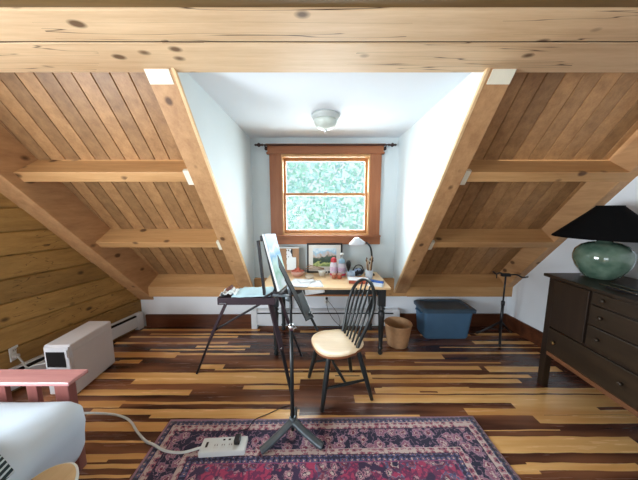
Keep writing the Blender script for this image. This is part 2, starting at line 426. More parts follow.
box(bm, -.458, -.44, 2.995, YW+.12, 1.22, 2.2); box(bm, .605, .623, 2.995, YW+.12, 1.22, 2.2); box(bm, -.44, .605, 2.995, YW+.12, 2.17, 2.2); box(bm, -.44, .605, 2.995, YW+.12, 1.22, 1.235)
obj('jamb', bm, m_jamb, w, bevel=.002)
def sash(z0, z1, yy, bot):
    bm = B(); box(bm, -.44, -.413, yy, yy+.035, z0, z1); box(bm, .578, .605, yy, yy+.035, z0, z1)
    box(bm, -.413, .578, yy, yy+.035, z1-.034, z1); box(bm, -.413, .578, yy, yy+.035, z0, z0+bot)
    s = obj('sash', bm, m_sash, w, bevel=.003)
    bm = B(); box(bm, -.413, .578, yy+.015, yy+.019, z0+bot, z1-.034); obj('glass_pane', bm, m_glass, s)
    return s
s1 = sash(1.71, 2.17, YW+.065, .03); s2 = sash(1.235, 1.745, YW+.025, .045)
bm = B(); box(bm, .06, .105, YW+.018, YW+.04, 1.745, 1.757); lathe(bm, [(.012, 0), (.012, .01), (0, .014)], (.083, YW+.03, 1.755), 10); obj('sash_lock', bm, m_chrome, s2)
for o in (s1, s2): pass

# ------------------------------------------------------------------ unseen windows; the rear one is added for fill light
for i, (nm) in enumerate(('left', 'rear')):
    w2 = bpy.data.objects.new('window_%d' % (i+2), None); C.objects.link(w2); w2['kind'] = 'structure'  # window_3, with its frame, is the added rear window
    bm = B()
    if nm == 'left':
        xl = XL(-.5)
        for a, b, c, d in ((WY0-.08, WY0, .45, 1.9), (WY1, WY1+.08, .45, 1.9), (WY0, WY1, .45, .60), (WY0, WY1, 1.72, 1.9), ((WY0+WY1)/2-.03, (WY0+WY1)/2+.03, .6, 1.72)):
            v = box(bm, 0, .03, a, b, c, d)
            for p in v: p.co.x = XL(p.co.y) + (.03 if p.co.x > .01 else -.03)
    else:
        for a, b, c, d in ((-2.58, -2.5, .32, 2.08), (-.6, -.52, .32, 2.08), (-2.5, -.6, .32, .4), (-2.5, -.6, 2.0, 2.08), (-1.58, -1.52, .4, 2.0)): box(bm, a, b, -3.03, -2.99, c, d)
    obj('window_frame', bm, m_casv, w2, bevel=.003)
def area(name, loc, rot, sx, sy, power, colr):
    l = bpy.data.lights.new(name, 'AREA'); l.shape = 'RECTANGLE'; l.size = sx; l.size_y = sy; l.energy = power; l.color = colr
    o = bpy.data.objects.new(name, l); C.objects.link(o); o.location = loc; o.rotation_euler = rot; return o
area('daylight_left_window', (XL(0)-.08, 0, 1.16), (0, -PI/2, 0), 1.1, 1.45, LP1, (.84, .93, 1.0))
area('added_rear_fill', (-1.55, -3.05, 1.2), (PI/2, 0, 0), 1.8, 1.5, LP2, (.84, .93, 1.0))  # general fill lamp in the added rear window
area('daylight_dormer_window', (.083, YW+.75, 1.95), (math.radians(-78), 0, 0), 2.2, 1.8, LP3, (.88, .97, 1.0))
# ------------------------------------------------------------------ outdoors
W = bpy.data.worlds.new('sky'); bpy.context.scene.world = W; W.use_nodes = True
bg = W.node_tree.nodes['Background']; bg.inputs[0].default_value = (.80, .93, 1.0, 1); bg.inputs[1].default_value = SKY
sl = bpy.data.lights.new('sun', 'SUN'); sl.energy = SUN; sl.angle = .02; so = bpy.data.objects.new('sun', sl); C.objects.link(so); so.rotation_euler = (math.radians(48), 0, math.radians(-25))
m = NT('leaf', .9, .05); nn = m.noise(m.coords(), 1.1, 3)
m.link(m.ramp(nn, [(.35, (204, 230, 238)), (.5, (206, 236, 222)), (.65, (220, 240, 246))]), m.b.inputs['Base Color']); m_leaf = m.m
trn = m.add('ShaderNodeBsdfTranslucent'); mxs = m.add('ShaderNodeMixShader'); mxs.inputs[0].default_value = .45
m.link(m.b.inputs['Base Color'].links[0].from_socket, trn.inputs[0]); m.link(m.b.outputs[0], mxs.inputs[1]); m.link(trn.outputs[0], mxs.inputs[2]); m.link(mxs.outputs[0], m.n['Material Output'].inputs[0])
bm = B(); rl = random.Random(11)
for k in range(15000):
    c = Vector((rl.uniform(-4.5, 5), rl.uniform(6, 9.5), 0)); c.z = rl.uniform(-1.2, 5.2 + .8*math.sin(c.x*1.3))
    a = Vector((rl.gauss(0,1), rl.gauss(0,1), rl.gauss(0,1))).normalized(); b = a.orthogonal().normalized(); s = rl.uniform(.06, .12)
    quad(bm, [c + a*s, c + b*s*.6, c - a*s, c - b*s*.6])
tag(obj('treetops', bm, m_leaf), 'pale sunlit leafy treetops outside the window', 'foliage', kind='stuff')
bm = B(); box(bm, -14, 14, 4.0, 26, -2.6, -2.5)
struct('ground', bm, plain('grass', (110, 150, 90), .9))
bm = B()
for k in range(7): tube(bm, [(-4.2+1.4*k, 8.2+.3*math.sin(k), -2.5), (-4.1+1.4*k, 8.1, 1), (-4.2+1.4*k, 8.3, 4)], [.14, .1, .04], 8)
bm.free()
# ================================================================== dormer fittings
t = thing('ceiling_light', 'frosted bowl ceiling light with ribbed ring in the dormer ceiling', 'ceiling light', (.06, 2.33, 2.40))
m_frost = plain('frosted_glass', (196, 204, 196), .35, .5, var=.08, scale=20)
bm = B(); lathe(bm, [(.128, 0), (.132, -.012), (.126, -.022), (.118, -.028), (.116, -.04), (.104, -.048)], (.06, 2.33, 2.40), 32); obj('fitting_ring', bm, plain('fitting_grey', (190, 196, 194), .4, var=.03), t)
bm = B(); lathe(bm, [(.107, -.045), (.104, -.07), (.088, -.10), (.06, -.12), (.025, -.13), (0, -.131)], (.06, 2.33, 2.40), 32); obj('glass_bowl', bm, m_frost, t)
bm = B(); lathe(bm, [(.014, -.128), (.016, -.136), (.008, -.142), (.009, -.15), (0, -.165)], (.06, 2.33, 2.40), 12); obj('finial', bm, m_chrome, t)

t = thing('curtain_rod', 'thin dark bronze curtain rod with turned finials above the window', 'curtain rod', (.08, 2.95, 2.30))
m_br = plain('dark_bronze', (54, 36, 32), .35, .5, .4)
bm = B(); tube(bm, [(-.66, 2.95, 2.295), (.815, 2.95, 2.295)], .008, 10); obj('rod', bm, m_br, t)
for s, x in ((-1, -.66), (1, .815)):
    bm = B(); lathe(bm, [(.011, 0), (.016, .01), (.010, .02), (.012, .03), (.024, .045), (.024, .055), (.012, .07), (.010, .078), (.015, .085), (.006, .1), (0, .105)], (x, 2.95, 2.295), 14, (s, 0, 0)); obj('finial', bm, m_br, t)
    bm = B(); tube(bm, [(x+.02*-s, 2.95, 2.292), (x+.02*-s, 2.98, 2.27), (x+.02*-s, 3.03, 2.27)], .007, 8); lathe(bm, [(.022, 0), (.02, .006), (0, .007)], (x-.02*s, 3.024, 2.27), 14, (0, -1, 0)); obj('bracket', bm, m_br, t)

# ================================================================== heaters and outlets
m_heat = plain('heater_enamel', (214, 218, 222), .45, .4, var=.015)
m_dark = plain('dark_gap', (24, 22, 22), .7, .2)
t = thing('baseboard_heater', 'long white baseboard heater under the desk against the back wall', 'heater', (.08, 2.97, 0))
bm = B(); prism_x(bm, [(3.025, .03), (3.025, .25), (2.985, .25), (2.955, .235), (2.955, .215), (3.01, .215), (3.01, .03)], -.865, 1.03); obj('casing', bm, m_heat, t, bevel=.002)
bm = B(); box(bm, -.80, .965, 2.945, 2.957, .055, .2); obj('front_panel', bm, m_heat, t, bevel=.003)
bm = B(); box(bm, -.80, .965, 2.965, 3.008, .05, .21); obj('fins', bm, m_dark, t)
for a, b in ((-.875, -.80), (.965, 1.04)):
    bm = B(); box(bm, a, b, 2.94, 3.027, .0, .255); obj('end_cap', bm, m_heat, t, bevel=.004)
t = thing('baseboard_heater', 'white baseboard heater along the timber wall, running behind the white appliance', 'heater', (-2.4, 2.4, 0))
def skew(vs, d0, d1):
    """x given as 0..1 across the heater depth, measured from the left wall"""
    for v in vs: v.co.x = XL(v.co.y) + d0 + (d1-d0)*v.co.x
bm = B(); skew(box(bm, 0, 1, 1.3, 2.92, .2, .215), .008, .035); skew(box(bm, 0, 1, 1.3, 2.92, .03, .215), .004, .012); obj('casing', bm, m_heat, t)
bm = B(); skew(box(bm, 0, 1, 1.3, 2.92, .04, .175), .045, .053); obj('front_panel', bm, m_heat, t, bevel=.003)
bm = B(); skew(box(bm, 0, 1, 1.3, 2.92, .03, .19), .014, .04); obj('fins', bm, m_dark, t)
bm = B(); skew(box(bm, 0, 1, 2.92, 2.99, 0, .22), .004, .058); obj('end_cap', bm, m_heat, t, bevel=.004)

def outlet(c, n, label, plugs):
    c = Vector(c); n = Vector(n).normalized(); s = n.cross(Vector((0, 0, 1))).normalized(); u = Vector((0, 0, 1))
    t = thing('wall_outlet', label, 'outlet', c)
    bm = B(); obox(bm, c + n*.003, s, u, n, .075, .118, .006); obj('cover_plate', bm, m_white, t, bevel=.003)
    for k in (-.026, .026):
        bm = B(); obox(bm, c + n*.007 + u*k, s, u, n, .034, .03, .004); f = obj('socket', bm, plain('socket_ivory', (206, 206, 200), .4), t, bevel=.004)
        bm = B()
        for q in (-.007, .007): obox(bm, c + n*.0094 + u*k + s*q, s, u, n, .003, .01, .001)
        obj('slot', bm, m_dark, f)
    return s, u
outlet((.10, 3.029, .36), (0, -1, 0), 'white wall outlet under the desk with a black plug', 1)
XO = XL(1.90)
outlet((XO + .004, 1.90, .33), (1, .185, 0), 'white wall outlet on the timber wall', 1)
m_cable = plain('black_cable', (28, 28, 30), .5)
t = thing('hanging_cord', 'thin black cord dropping from the plug under the desk', 'cord', (.10, 3.0, .38))
bm = B(); obox(bm, (.10, 3.012, .386), (1, 0, 0), (0, 1, 0), (0, 0, 1), .028, .026, .026); obj('plug', bm, m_blackm, t, bevel=.004)
bm = B(); tube(bm, smooth_path([(.10, 2.998, .38), (.10, 2.96, .34), (.12, 2.93, .25), (.20, 2.925, .12), (.32, 2.92, .02), (.45, 2.90, .006), (.56, 2.86, .006)]), .0032, 6); obj('cable', bm, m_cable, t)
t = thing('hanging_cord', 'thin black cord looping left under the desk along the white heater', 'cord', (.12, 2.96, .3))
bm = B(); tube(bm, smooth_path([(.108, 2.99, .372), (.15, 2.94, .34), (.235, 2.925, .22), (.27, 2.925, .08), (.2, 2.92, .006), (.0, 2.86, .006), (-.15, 2.8, .006)]), .0028, 6); obj('cable', bm, m_cable, t)

# ================================================================== desk
m_top = wood('pale_desk_top', (226, 188, 140), (240, 210, 168), 0, .32, fine=.8, seed=21)
m_seat = wood('pale_seat', (206, 180, 146), (232, 210, 176), 0, .3, fine=.7, seed=23)
m_edge2 = wood('brown_edge', (128, 78, 48), (150, 96, 60), 0, .45)
t = thing('writing_desk', 'pale topped wooden desk with black turned legs below the window', 'desk', (.05, 2.65, 0))
bm = B(); box(bm, -.60, .735, 2.365, 2.983, .726, .75); obj('tabletop', bm, m_top, t, bevel=.004)
bm = B(); box(bm, -.48, .67, 2.405, 2.425, .655, .726); box(bm, -.48, .67, 2.90, 2.92, .655, .726); box(bm, -.49, -.47, 2.45, 2.90, .655, .726); box(bm, .65, .67, 2.45, 2.90, .655, .726); obj('apron', bm, m_black, t)
bm = B(); box(bm, -.40, .60, 2.393, 2.405, .652, .664); obj('apron_bead', bm, m_edge2, t, bevel=.002)
legp = [(.014, 0), (.024, .01), (.027, .03), (.017, .05), (.024, .065), (.03, .075), (.024, .085), (.02, .1), (.026, .25), (.032, .42), (.035, .47), (.024, .49), (.034, .505), (.034, .515), (.024, .53), (.036, .545)]
for x, y in ((-.455, 2.385), (.655, 2.40), (-.455, 2.92), (.655, 2.92)):
    bm = B(); lathe(bm, legp, (x, y, 0), 16); box(bm, x-.036, x+.036, y-.02, y+.036, .54, .726); obj('leg', bm, m_black, t)

# ================================================================== windsor chair
f = Vector((-.96, -.28, 0)).normalized(); s = Vector((-f.y, f.x, 0)); s = Vector((.28, -.96, 0)).normalized(); cc = Vector((.155, 1.885, 0))
t = thing('windsor_chair', 'black hoop-back spindle chair with a pale wooden seat beside the desk', 'chair', (cc.x, cc.y, 0))
def seat_pt(a, k=1.0):
    ca, sa = math.cos(a), math.sin(a)
    rx = .215 * (abs(ca) ** .75) * (1 if ca > 0 else -1); ry = (.212 if ca > 0 else .2) * (abs(sa) ** .8) * (1 if sa > 0 else -1)
    if ca < -.3: ry *= .92
    return cc + f*rx*k + s*ry*k
bm = B(); rings = []
for k, z in ((.92, .421), (.98, .426), (1.0, .435), (.985, .446), (.95, .450), (.7, .447), (.35, .443), (.02, .442)):
    rings.append([bm.verts.new(seat_pt(2*PI*i/48, k) + Vector((0, 0, z))) for i in range(48)])
for A, Bq in zip(rings, rings[1:]):
    for i in range(48): bm.faces.new((A[i], A[(i+1) % 48], Bq[(i+1) % 48], Bq[i])).smooth = True
bm.faces.new(rings[0][::-1]); bm.faces.new(rings[-1])
for fc in bm.faces:
    if fc.calc_center_median().z < .4405: fc.material_index = 1
obj('seat', bm, [m_seat, m_edge2], t)
feet = [Vector((.023, 1.655, .008)), Vector((.430, 1.770, .008)), Vector((-.092, 2.033, .008)), Vector((.306, 2.114, .008))]
tops = [cc + f*.12 + s*.13 + Vector((0, 0, .425)), cc - f*.13 + s*.12 + Vector((0, 0, .425)), cc + f*.12 - s*.13 + Vector((0, 0, .425)), cc - f*.13 - s*.12 + Vector((0, 0, .425))]
def on(i, z):
    a, b = feet[i], tops[i]; k = (z - a.z)/(b.z - a.z); return a + (b-a)*k
for i in range(4):
    a, b = feet[i], tops[i]
    bm = B(); tube(bm, [a, a + (b-a)*.25, a + (b-a)*.6, a + (b-a)*.9, b], [.014, .018, .021, .018, .014], 12); obj('leg', bm, m_black, t)
def stretch(a, b, r=.014):
    bm = B(); tube(bm, [a, a+(b-a)*.3, (a+b)/2, a+(b-a)*.7, b], [.009, .012, r, .012, .009], 10); obj('stretcher', bm, m_black, t)
stretch(on(0, .175), on(1, .175)); stretch(on(2, .175), on(3, .175))
stretch((on(0, .175)+on(1, .175))/2, (on(2, .175)+on(3, .175))/2)
ch = Vector((.328, -.945, 0)); o0 = Vector((.262, 1.925, .447)); lean = Vector((.29, .08, 1)).normalized()
def hp(a, b): return o0 + ch*a + lean*b
half = [(.138, -.02), (.152, .08), (.175, .18), (.190, .28), (.184, .37), (.148, .45), (.085, .505), (.03, .525)]
hoop = [hp(-a, b) for a, b in half] + [hp(a, b) for a, b in half[::-1]]
bm = B(); tube(bm, smooth_path(hoop, 4), .0145, 10); obj('hoop_rail', bm, m_black, t)
for k in range(5):
    q = (k - 2)/2
    a0, a1 = q*.098, q*.128
    top = .515 - .10*q*q
    bm = B(); tube(bm, [hp(a0, -.012), hp(a0+(a1-a0)*.3, top*.3), hp(a1, top)], [.008, .0105, .007], 8); obj('spindle', bm, m_black, t)

# ================================================================== bin, tub, stand
bm = B(); lathe(bm, [(.0, .004), (.108, .004), (.112, 0), (.115, .006), (.134, .14), (.150, .25), (.156, .256), (.150, .262), (.143, .254), (.128, .14), (.108, .02), (0, .018)], (.905, 2.60, 0), 36)
tag(obj('waste_basket', bm, plain('tan_fibre', (178, 140, 104), .75, .2, var=.1, scale=30, bump=.2)), 'round tan waste basket beside the right desk leg', 'basket')

m_tub = plain('blue_plastic', (76, 112, 144), .38, .45, var=.05); m_lid = plain('dark_blue_lid', (62, 84, 102), .4, .45, var=.06)
t = thing('storage_tub', 'blue plastic storage tub with a lid below the right slope', 'storage tub', (1.54, 2.82, 0))
bm = B()
def rr_ring(bm, x0, x1, y0, y1, z, r=.04):
    o = []
    for cx, cy, a0 in ((x1-r, y1-r, 0), (x0+r, y1-r, 90), (x0+r, y0+r, 180), (x1-r, y0+r, 270)):
        for k in range(5): a = math.radians(a0 + k*22.5); o.append(bm.verts.new((cx + r*math.cos(a), cy + r*math.sin(a), z)))
    return o
def loft(bm, rs, cap0=True, cap1=True):
    for A, Bq in zip(rs, rs[1:]):
        n = len(A)
        for i in range(n): bm.faces.new((A[i], A[(i+1) % n], Bq[(i+1) % n], Bq[i])).smooth = False
    if cap0: bm.faces.new(rs[0][::-1])
    if cap1: bm.faces.new(rs[-1])
tx0, tx1, ty0, ty1 = 1.22, 1.835, 2.65, 2.985
loft(bm, [rr_ring(bm, tx0+.055, tx1-.055, ty0+.055, ty1-.03, 0), rr_ring(bm, tx0+.045, tx1-.045, ty0+.045, ty1-.025, .02), rr_ring(bm, tx0+.02, tx1-.02, ty0+.02, ty1-.01, .33), rr_ring(bm, tx0+.02, tx1-.02, ty0+.02, ty1-.01, .36)])
obj('tub_body', bm, m_tub, t)
bm = B(); loft(bm, [rr_ring(bm, tx0-.004, tx1+.004, ty0-.004, ty1, .345), rr_ring(bm, tx0-.006, tx1+.006, ty0-.006, ty1, .375), rr_ring(bm, tx0+.01, tx1-.01, ty0+.01, ty1-.012, .388), rr_ring(bm, tx0+.05, tx1-.05, ty0+.05, ty1-.04, .39), rr_ring(bm, tx0+.06, tx1-.06, ty0+.06, ty1-.05, .380)])
obj('lid', bm, m_lid, t)
for x in (tx0+.005, tx1-.005):
    bm = B(); box(bm, x-.018, x+.018, 2.75, 2.88, .30, .318); obj('handle', bm, m_tub, t, bevel=.004)

t = thing('instrument_stand', 'black tripod instrument stand with folded yoke arms below the right slope', 'stand', (2.13, 2.72, 0))
bx, by = 2.16, 2.70
bm = B(); tube(bm, [(bx, by, .10), (bx, by, .45)], .015, 12); obj('lower_pole', bm, m_blackm, t)
bm = B(); tube(bm, [(bx, by, .44), (bx, by, .80)], .009, 12); obj('upper_pole', bm, m_blackm, t)
bm = B(); lathe(bm, [(.018, .42), (.02, .44), (.02, .47), (.012, .48)], (bx, by, 0), 12); tube(bm, [(bx-.03, by-.02, .45), (bx, by, .45)], .006, 8); obj('collar', bm, m_blackm, t)
for ex, ey in ((2.03, 2.52), (1.96, 2.82), (2.41, 2.84)):
    bm = B(); tube(bm, [(bx, by, .22), (bx+(ex-bx)*.75, by+(ey-by)*.75, .055), (ex, ey, .013)], .013, 8); lg = obj('leg', bm, m_blackm, t)
    bm = B(); tube(bm, [(bx+(ex-bx)*.93, by+(ey-by)*.93, .024), (ex, ey, .014)], .0135, 8); obj('rubber_foot', bm, m_black, lg)
    bm = B(); tube(bm, [(bx, by, .12), (bx+(ex-bx)*.5, by+(ey-by)*.5, .115)], .006, 8); obj('brace', bm, m_blackm, t)
bm = B(); obox(bm, (bx, by, .79), (1, 0, 0), (0, 1, 0), (0, 0, 1), .10, .04, .035); obj('yoke', bm, m_blackm, t, bevel=.006)
bm = B(); tube(bm, smooth_path([(bx-.03, by, .80), (bx-.09, by-.02, .82), (bx-.15, by-.05, .815), (bx-.19, by-.05, .845)]), .009, 8); tube(bm, [(bx-.14, by-.04, .815), (bx-.14, by-.05, .765)], .005, 6); obj('yoke_arm', bm, m_blackm, t)
bm = B(); tube(bm, smooth_path([(bx+.03, by, .79), (bx+.10, by-.03, .80), (bx+.15, by-.05, .775), (bx+.23, by-.03, .775)]), .009, 8); obj('yoke_arm', bm, m_blackm, t)

# ================================================================== dresser and lamp
m_dr = wood('dark_dresser', (31, 23, 16), (50, 38, 26), 1, .4, fine=.9, seed=31); m_drv = wood('dark_dresser_upright', (31, 22, 16), (48, 35, 24), 2, .4, fine=.9, seed=33)
m_brass = plain('dull_brass', (120, 96, 58), .35, .5, .8)
t = thing('dresser', 'dark wooden dresser on tall square legs along the right wall', 'dresser', (2.2, 1.4, 0))
sl_ = .07
def sk(vs):
    for v in vs: v.co.x = v.co.x - sl_*(2.0 - v.co.y)
FX = 1.965; YB, YF = 1.985, .55
bm = B(); sk(box(bm, FX+.012, 2.50, YF, YB, .30, .975)); obj('body', bm, m_drv, t)
bm = B(); sk(box(bm, FX-.03, 2.51, YF-.03, YB+.03, .975, 1.0)); obj('dresser_top', bm, m_dr, t, bevel=.004)
for x in (FX, 2.45):
    for a in (YB-.055, YF):
        bm = B(); sk(box(bm, x, x+.055, a, a+.055, 0, .975)); obj('leg', bm, m_drv, t, bevel=.003)
bm = B(); sk(box(bm, FX+.002, FX+.02, YF+.05, YB-.05, .30, .335)); obj('bottom_rail', bm, wood('lighter_rail', (92, 58, 38), (118, 78, 52), 1, .4), t, bevel=.003)
fronts = [('door', 1.655, 1.93, .565, .965)]
for z0, z1 in ((.885, .967), (.735, .872), (.572, .722)): fronts.append(('drawer', 1.02, 1.635, z0, z1))
fronts.append(('door', .60, .99, .565, .965)); fronts += [('drawer', 1.27, 1.93, .345, .55), ('drawer', .60, 1.25, .345, .55)]
for nm, a, b, z0, z1 in fronts:
    bm = B(); sk(box(bm, FX-.006, FX+.014, a, b, z0, z1)); d = obj(nm, bm, m_dr if nm == 'drawer' else m_drv, t, bevel=.004)
    if nm == 'drawer': ks = [(b-.08 if b < 1.8 else 1.86, (z0+z1)/2 + (.0)), (a+.08 if a < 1.2 else a+.12, (z0+z1)/2)]
    else: ks = [(a+.03, .68)] if a < 1 else []
    for ky, kz in ks:
        kx = FX-.006 - sl_*(2.0-ky)
        bm = B(); lathe(bm, [(.006, 0), (.006, .008), (.013, .013), (.014, .019), (.008, .024), (0, .025)], (kx, ky, kz), 12, (-1, 0, 0)); obj('knob', bm, m_brass if z0 < .5 and ky > 1.6 else m_dr, d)

lx, ly = 2.235, 1.86
t = thing('table_lamp', 'green glass lamp with a wide black cone shade on the dresser', 'lamp', (lx, ly, 1.0))
m_gg = NT('green_glass', .12, .6); nn = m_gg.noise(m_gg.coords(), 9, 4); m_gg.link(m_gg.ramp(nn, [(.35, (66, 90, 76)), (.65, (106, 126, 110))]), m_gg.b.inputs['Base Color']); m_gg.b.inputs['Coat Weight'].default_value = .5; m_gg = m_gg.m
bm = B(); lathe(bm, [(.075, 0), (.085, .006), (.115, .04), (.148, .09), (.166, .145), (.168, .18), (.158, .225), (.125, .265), (.085, .285), (.045, .292), (.04, .30)], (lx, ly, 1.0), 40); obj('glass_body', bm, m_gg, t)
bm = B(); lathe(bm, [(.04, .298), (.04, .32), (.018, .33), (.014, .47), (0, .475)], (lx, ly, 1.0), 16); obj('lamp_neck', bm, m_br, t)
bm = B(); lathe(bm, [(.305, .322), (.305, .330), (.075, .565), (.075, .572), (.07, .572), (.07, .562), (.297, .328)], (lx, ly, 1.0), 48)
bm.faces.ensure_lookup_table()
for fc in [q for q in bm.faces if len(q.verts) > 8]: bm.faces.remove(fc)
obj('lamp_shade', bm, plain('black_shade', (8, 8, 9), .9, .1), t)
t = thing('tray', 'dark flat tray with slim silvery edges on the dresser in front of the lamp', 'tray', (2.08, 1.5, 1.0))
bm = B(); box(bm, 2.00, 2.24, 1.22, 1.62, 1.001, 1.01); obj('tray_base', bm, m_blackm, t)
for x in (1.995, 2.075):
    bm = B(); tube(bm, [(x+.01, 1.66, 1.016), (x-.02, 1.2, 1.016)], .005, 8); obj('metal_edge', bm, m_chrome, t)

# ================================================================== white appliance by the left wall
t = thing('room_appliance', 'white boxy upright appliance with a dark end vent by the timber wall', 'appliance', (-2.15, 2.02, 0))
m_app = plain('appliance_white', (208, 208, 212), .42, .4, var=.02)
def apx(vs):
    for v in vs: v.co.x += .045 - .09*(v.co.y - 1.8)
ax0, ax1, ay0, ay1 = -2.27, -2.055, 1.80, 2.245
bm = B(); apx(box(bm, ax0, ax1, ay0+.01, ay1, .015, .455)); obj('housing', bm, m_app, t, bevel=.012)
bm = B(); apx(box(bm, ax0+.012, ax1-.004, ay0-.004, ay0+.012, .03, .445)); ep = obj('end_panel', bm, m_app, t, bevel=.006)
bm = B(); apx(box(bm, ax0+.03, ax1-.035, ay0-.008, ay0, .275, .405)); obj('vent', bm, m_dark, ep)
for x in (ax0+.045, ax0+.10, ax1-.045):
    bm = B(); lathe(bm, [(.011, 0), (.009, .01), (0, .012)], (x-.02, ay0-.004, .245), 12, (0, -1, 0)); obj('knob', bm, m_blackm if x != ax0+.10 else m_app, ep)
bm = B(); apx(box(bm, ax1-.028, ax1-.012, ay0-.012, ay0, .36, .42)); obj('latch', bm, m_app, ep)
bm = B(); apx(box(bm, ax1, ax1+.004, ay0+.02, ay1-.015, .04, .395)); obj('side_panel', bm, m_app, t, bevel=.002)
for x in (ax0+.03, ax1-.03):
    for y in (ay0+.05, ay1-.05):
        bm = B(); apx(box(bm, x-.015, x+.015, y-.015, y+.015, 0, .016)); obj('foot', bm, m_blackm, t)
t = thing('appliance_cord', 'pale grey cord from the timber wall outlet to the white appliance', 'cord', (XO+.03, 1.92, .32))
m_gcord = plain('pale_grey_cord', (178, 180, 178), .5)
bm = B(); obox(bm, (XO+.028, 1.896, .307), (1, .185, 0), (0, 1, 0), (0, 0, 1), .03, .028, .028); obj('plug', bm, m_gcord, t, bevel=.004)
bm = B(); tube(bm, smooth_path([(XO+.04, 1.895, .307), (XO+.09, 1.88, .27), (XO+.15, 1.86, .225), (XO+.24, 1.84, .26), (ax0+.035, 1.83, .29)]), .007, 8); obj('cable', bm, m_gcord, t)

# ================================================================== sofa at the lower left
m_red = wood('reddish_wood_sheen', (176, 122, 122), (200, 146, 142), 0, .2, spec=.8, seed=41); m_redv = wood('reddish_wood_upright', (116, 66, 64), (140, 88, 80), 2, .3, spec=.5, seed=42)  # horizontal copy is paler: window sheen put into its base colour
t = thing('slatted_sofa', 'reddish slatted wooden sofa arm and frame at the lower left', 'sofa', (-1.8, .6, 0))
bm = B(); box(bm, -2.35, -1.375, 1.205, 1.32, .578, .60); obj('armrest', bm, m_red, t, bevel=.004)
for x in (-1.995, -1.815, -1.635): 
    bm = B(); box(bm, x-.03, x+.03, 1.245, 1.27, .12, .578); obj('slat', bm, m_redv, t, bevel=.003)
bm = B(); box(bm, -1.495, -1.415, 1.235, 1.28, 0, .578); obj('front_post', bm, m_redv, t, bevel=.004)
bm = B(); box(bm, -2.35, -2.28, 1.225, 1.285, 0, .578); obj('rear_post', bm, m_redv, t, bevel=.004)
bm = B(); box(bm, -2.32, -1.42, 1.2, 1.225, .15, .25); obj('side_rail', bm, m_redv, t, bevel=.003)
bm = B(); box(bm, -1.455, -1.42, -.3, 1.21, .15, .25); obj('front_rail', bm, m_red, t, bevel=.003)
bm = B(); box(bm, -2.3, -1.42, -.3, 1.2, .23, .25); obj('seat_deck', bm, m_redv, t)
bm = B(); box(bm, -1.47, -1.40, -.36, -.3, 0, .55); obj('front_post', bm, m_redv, t, bevel=.004)
# thick soft cushion with a rounded corner
m_cush = plain('white_cotton', (204, 220, 234), .85, .15, var=.02, scale=6, bump=.15)
t2 = thing('seat_cushion', 'thick white rounded cushion lying on the slatted sofa', 'cushion', (-1.8, .6, .255))
bm = B(); rings = []
def cu(k, z, bulge=0):
    o = []; x0, x1, y0, y1 = -2.24, -1.218+k, -.28, 1.185+k; r = max(.13 + k, .03)
    for cx, cy, a0 in ((x1-r, y1-r, 0), (x0+.04, y1-.04, 90), (x0+.04, y0+.04, 180), (x1-.04, y0+.04, 270)):
        R = r if a0 == 0 else .04
        for j in range(9): a = math.radians(a0 + j*11.25); o.append((cx + R*math.cos(a), cy + R*math.sin(a)))
    o2 = []
    for i in range(len(o)):
        a, b = Vector(o[i]), Vector(o[(i+1) % len(o)]); n_ = 10 if i % 9 == 8 else 1
        for q in range(n_): o2.append(a + (b-a)*q/n_)
    return [bm.verts.new((p.x, p.y, z + .012*noise.noise(Vector((p.x*3, p.y*3, z*4))))) for p in o2]
for k, z in ((-.07, .255), (-.02, .265), (-.005, .30), (0, .365), (.008, .42), (.004, .485), (-.02, .52), (-.045, .535)): rings.append(cu(k, z))
for A, Bq in zip(rings, rings[1:]):
    for i in range(len(A)): bm.faces.new((A[i], A[(i+1) % len(A)], Bq[(i+1) % len(A)], Bq[i])).smooth = True
bm.faces.new(rings[0][::-1])
# crowned, slightly lumpy top
last = rings[-1]; cen = Vector((-1.72, .42, .537)); prev = last
for k, dz in ((.92, .012), (.8, .022), (.6, .03), (.35, .034), (.1, .035)):
    cur = [bm.verts.new(cen + (v.co-cen)*k + Vector((0, 0, dz + .012*noise.noise(Vector((v.co.x*4*k, v.co.y*4*k, 1)))))) for v in last]
    for i in range(len(cur)): bm.faces.new((prev[i], prev[(i+1) % len(cur)], cur[(i+1) % len(cur)], cur[i])).smooth = True
    prev = cur
bm.faces.new(prev)
obj('cushion_body', bm, m_cush, t2)
bm = B(); pr = []
tmp = B(); 
for q in rings[4][:0]: pass
tmp.free()
pts = []
x1, y1, r = -1.218, 1.185, .13
pts = [(-2.2, y1+.002, .478)] + [(x1-r + (r)*math.cos(math.radians(a)), y1-r + r*math.sin(math.radians(a)), .478) for a in range(90, -1, -10)] + [(x1+.002, -.25, .478)]
tube(bm, pts, .004, 6); obj('piping', bm, m_cush, t2)
# striped throw at the near corner of the cushion
m = NT('striped_throw', .9, .1); v = m.coords((1, 1, 1), (0, 0, 0), (0, 0, -.2)); sx = m.add('ShaderNodeSeparateXYZ'); m.link(v, sx.inputs[0])
st = m.math('FRACT', m.math('MULTIPLY', sx.outputs[0], 55.0)); m.link(m.mix(m.math('GREATER_THAN', st, .62), (44, 58, 62), (190, 204, 210)), m.b.inputs['Base Color']); m_thr = m.m
bm = B(); g_ = []
for i in range(9):
    row = []
    for j in range(9):
        x = -1.75 + .585*i/8; y = .35 + .48*j/8 - .35*(x+1.256)*j/8
        row.append(bm.verts.new((x, y, (.590 if i < 7 else .578 if i < 8 else .552) + .004*math.sin(i*1.3)+.003*math.cos(j*1.7))))
    g_.append(row)
for i in range(8):
    for j in range(8): bm.faces.new((g_[i][j], g_[i+1][j], g_[i+1][j+1], g_[i][j+1])).smooth = True
tag(obj('striped_throw', bm, m_thr, solid=.008), 'dark teal throw with pale stripes at the near end of the white cushion', 'throw')
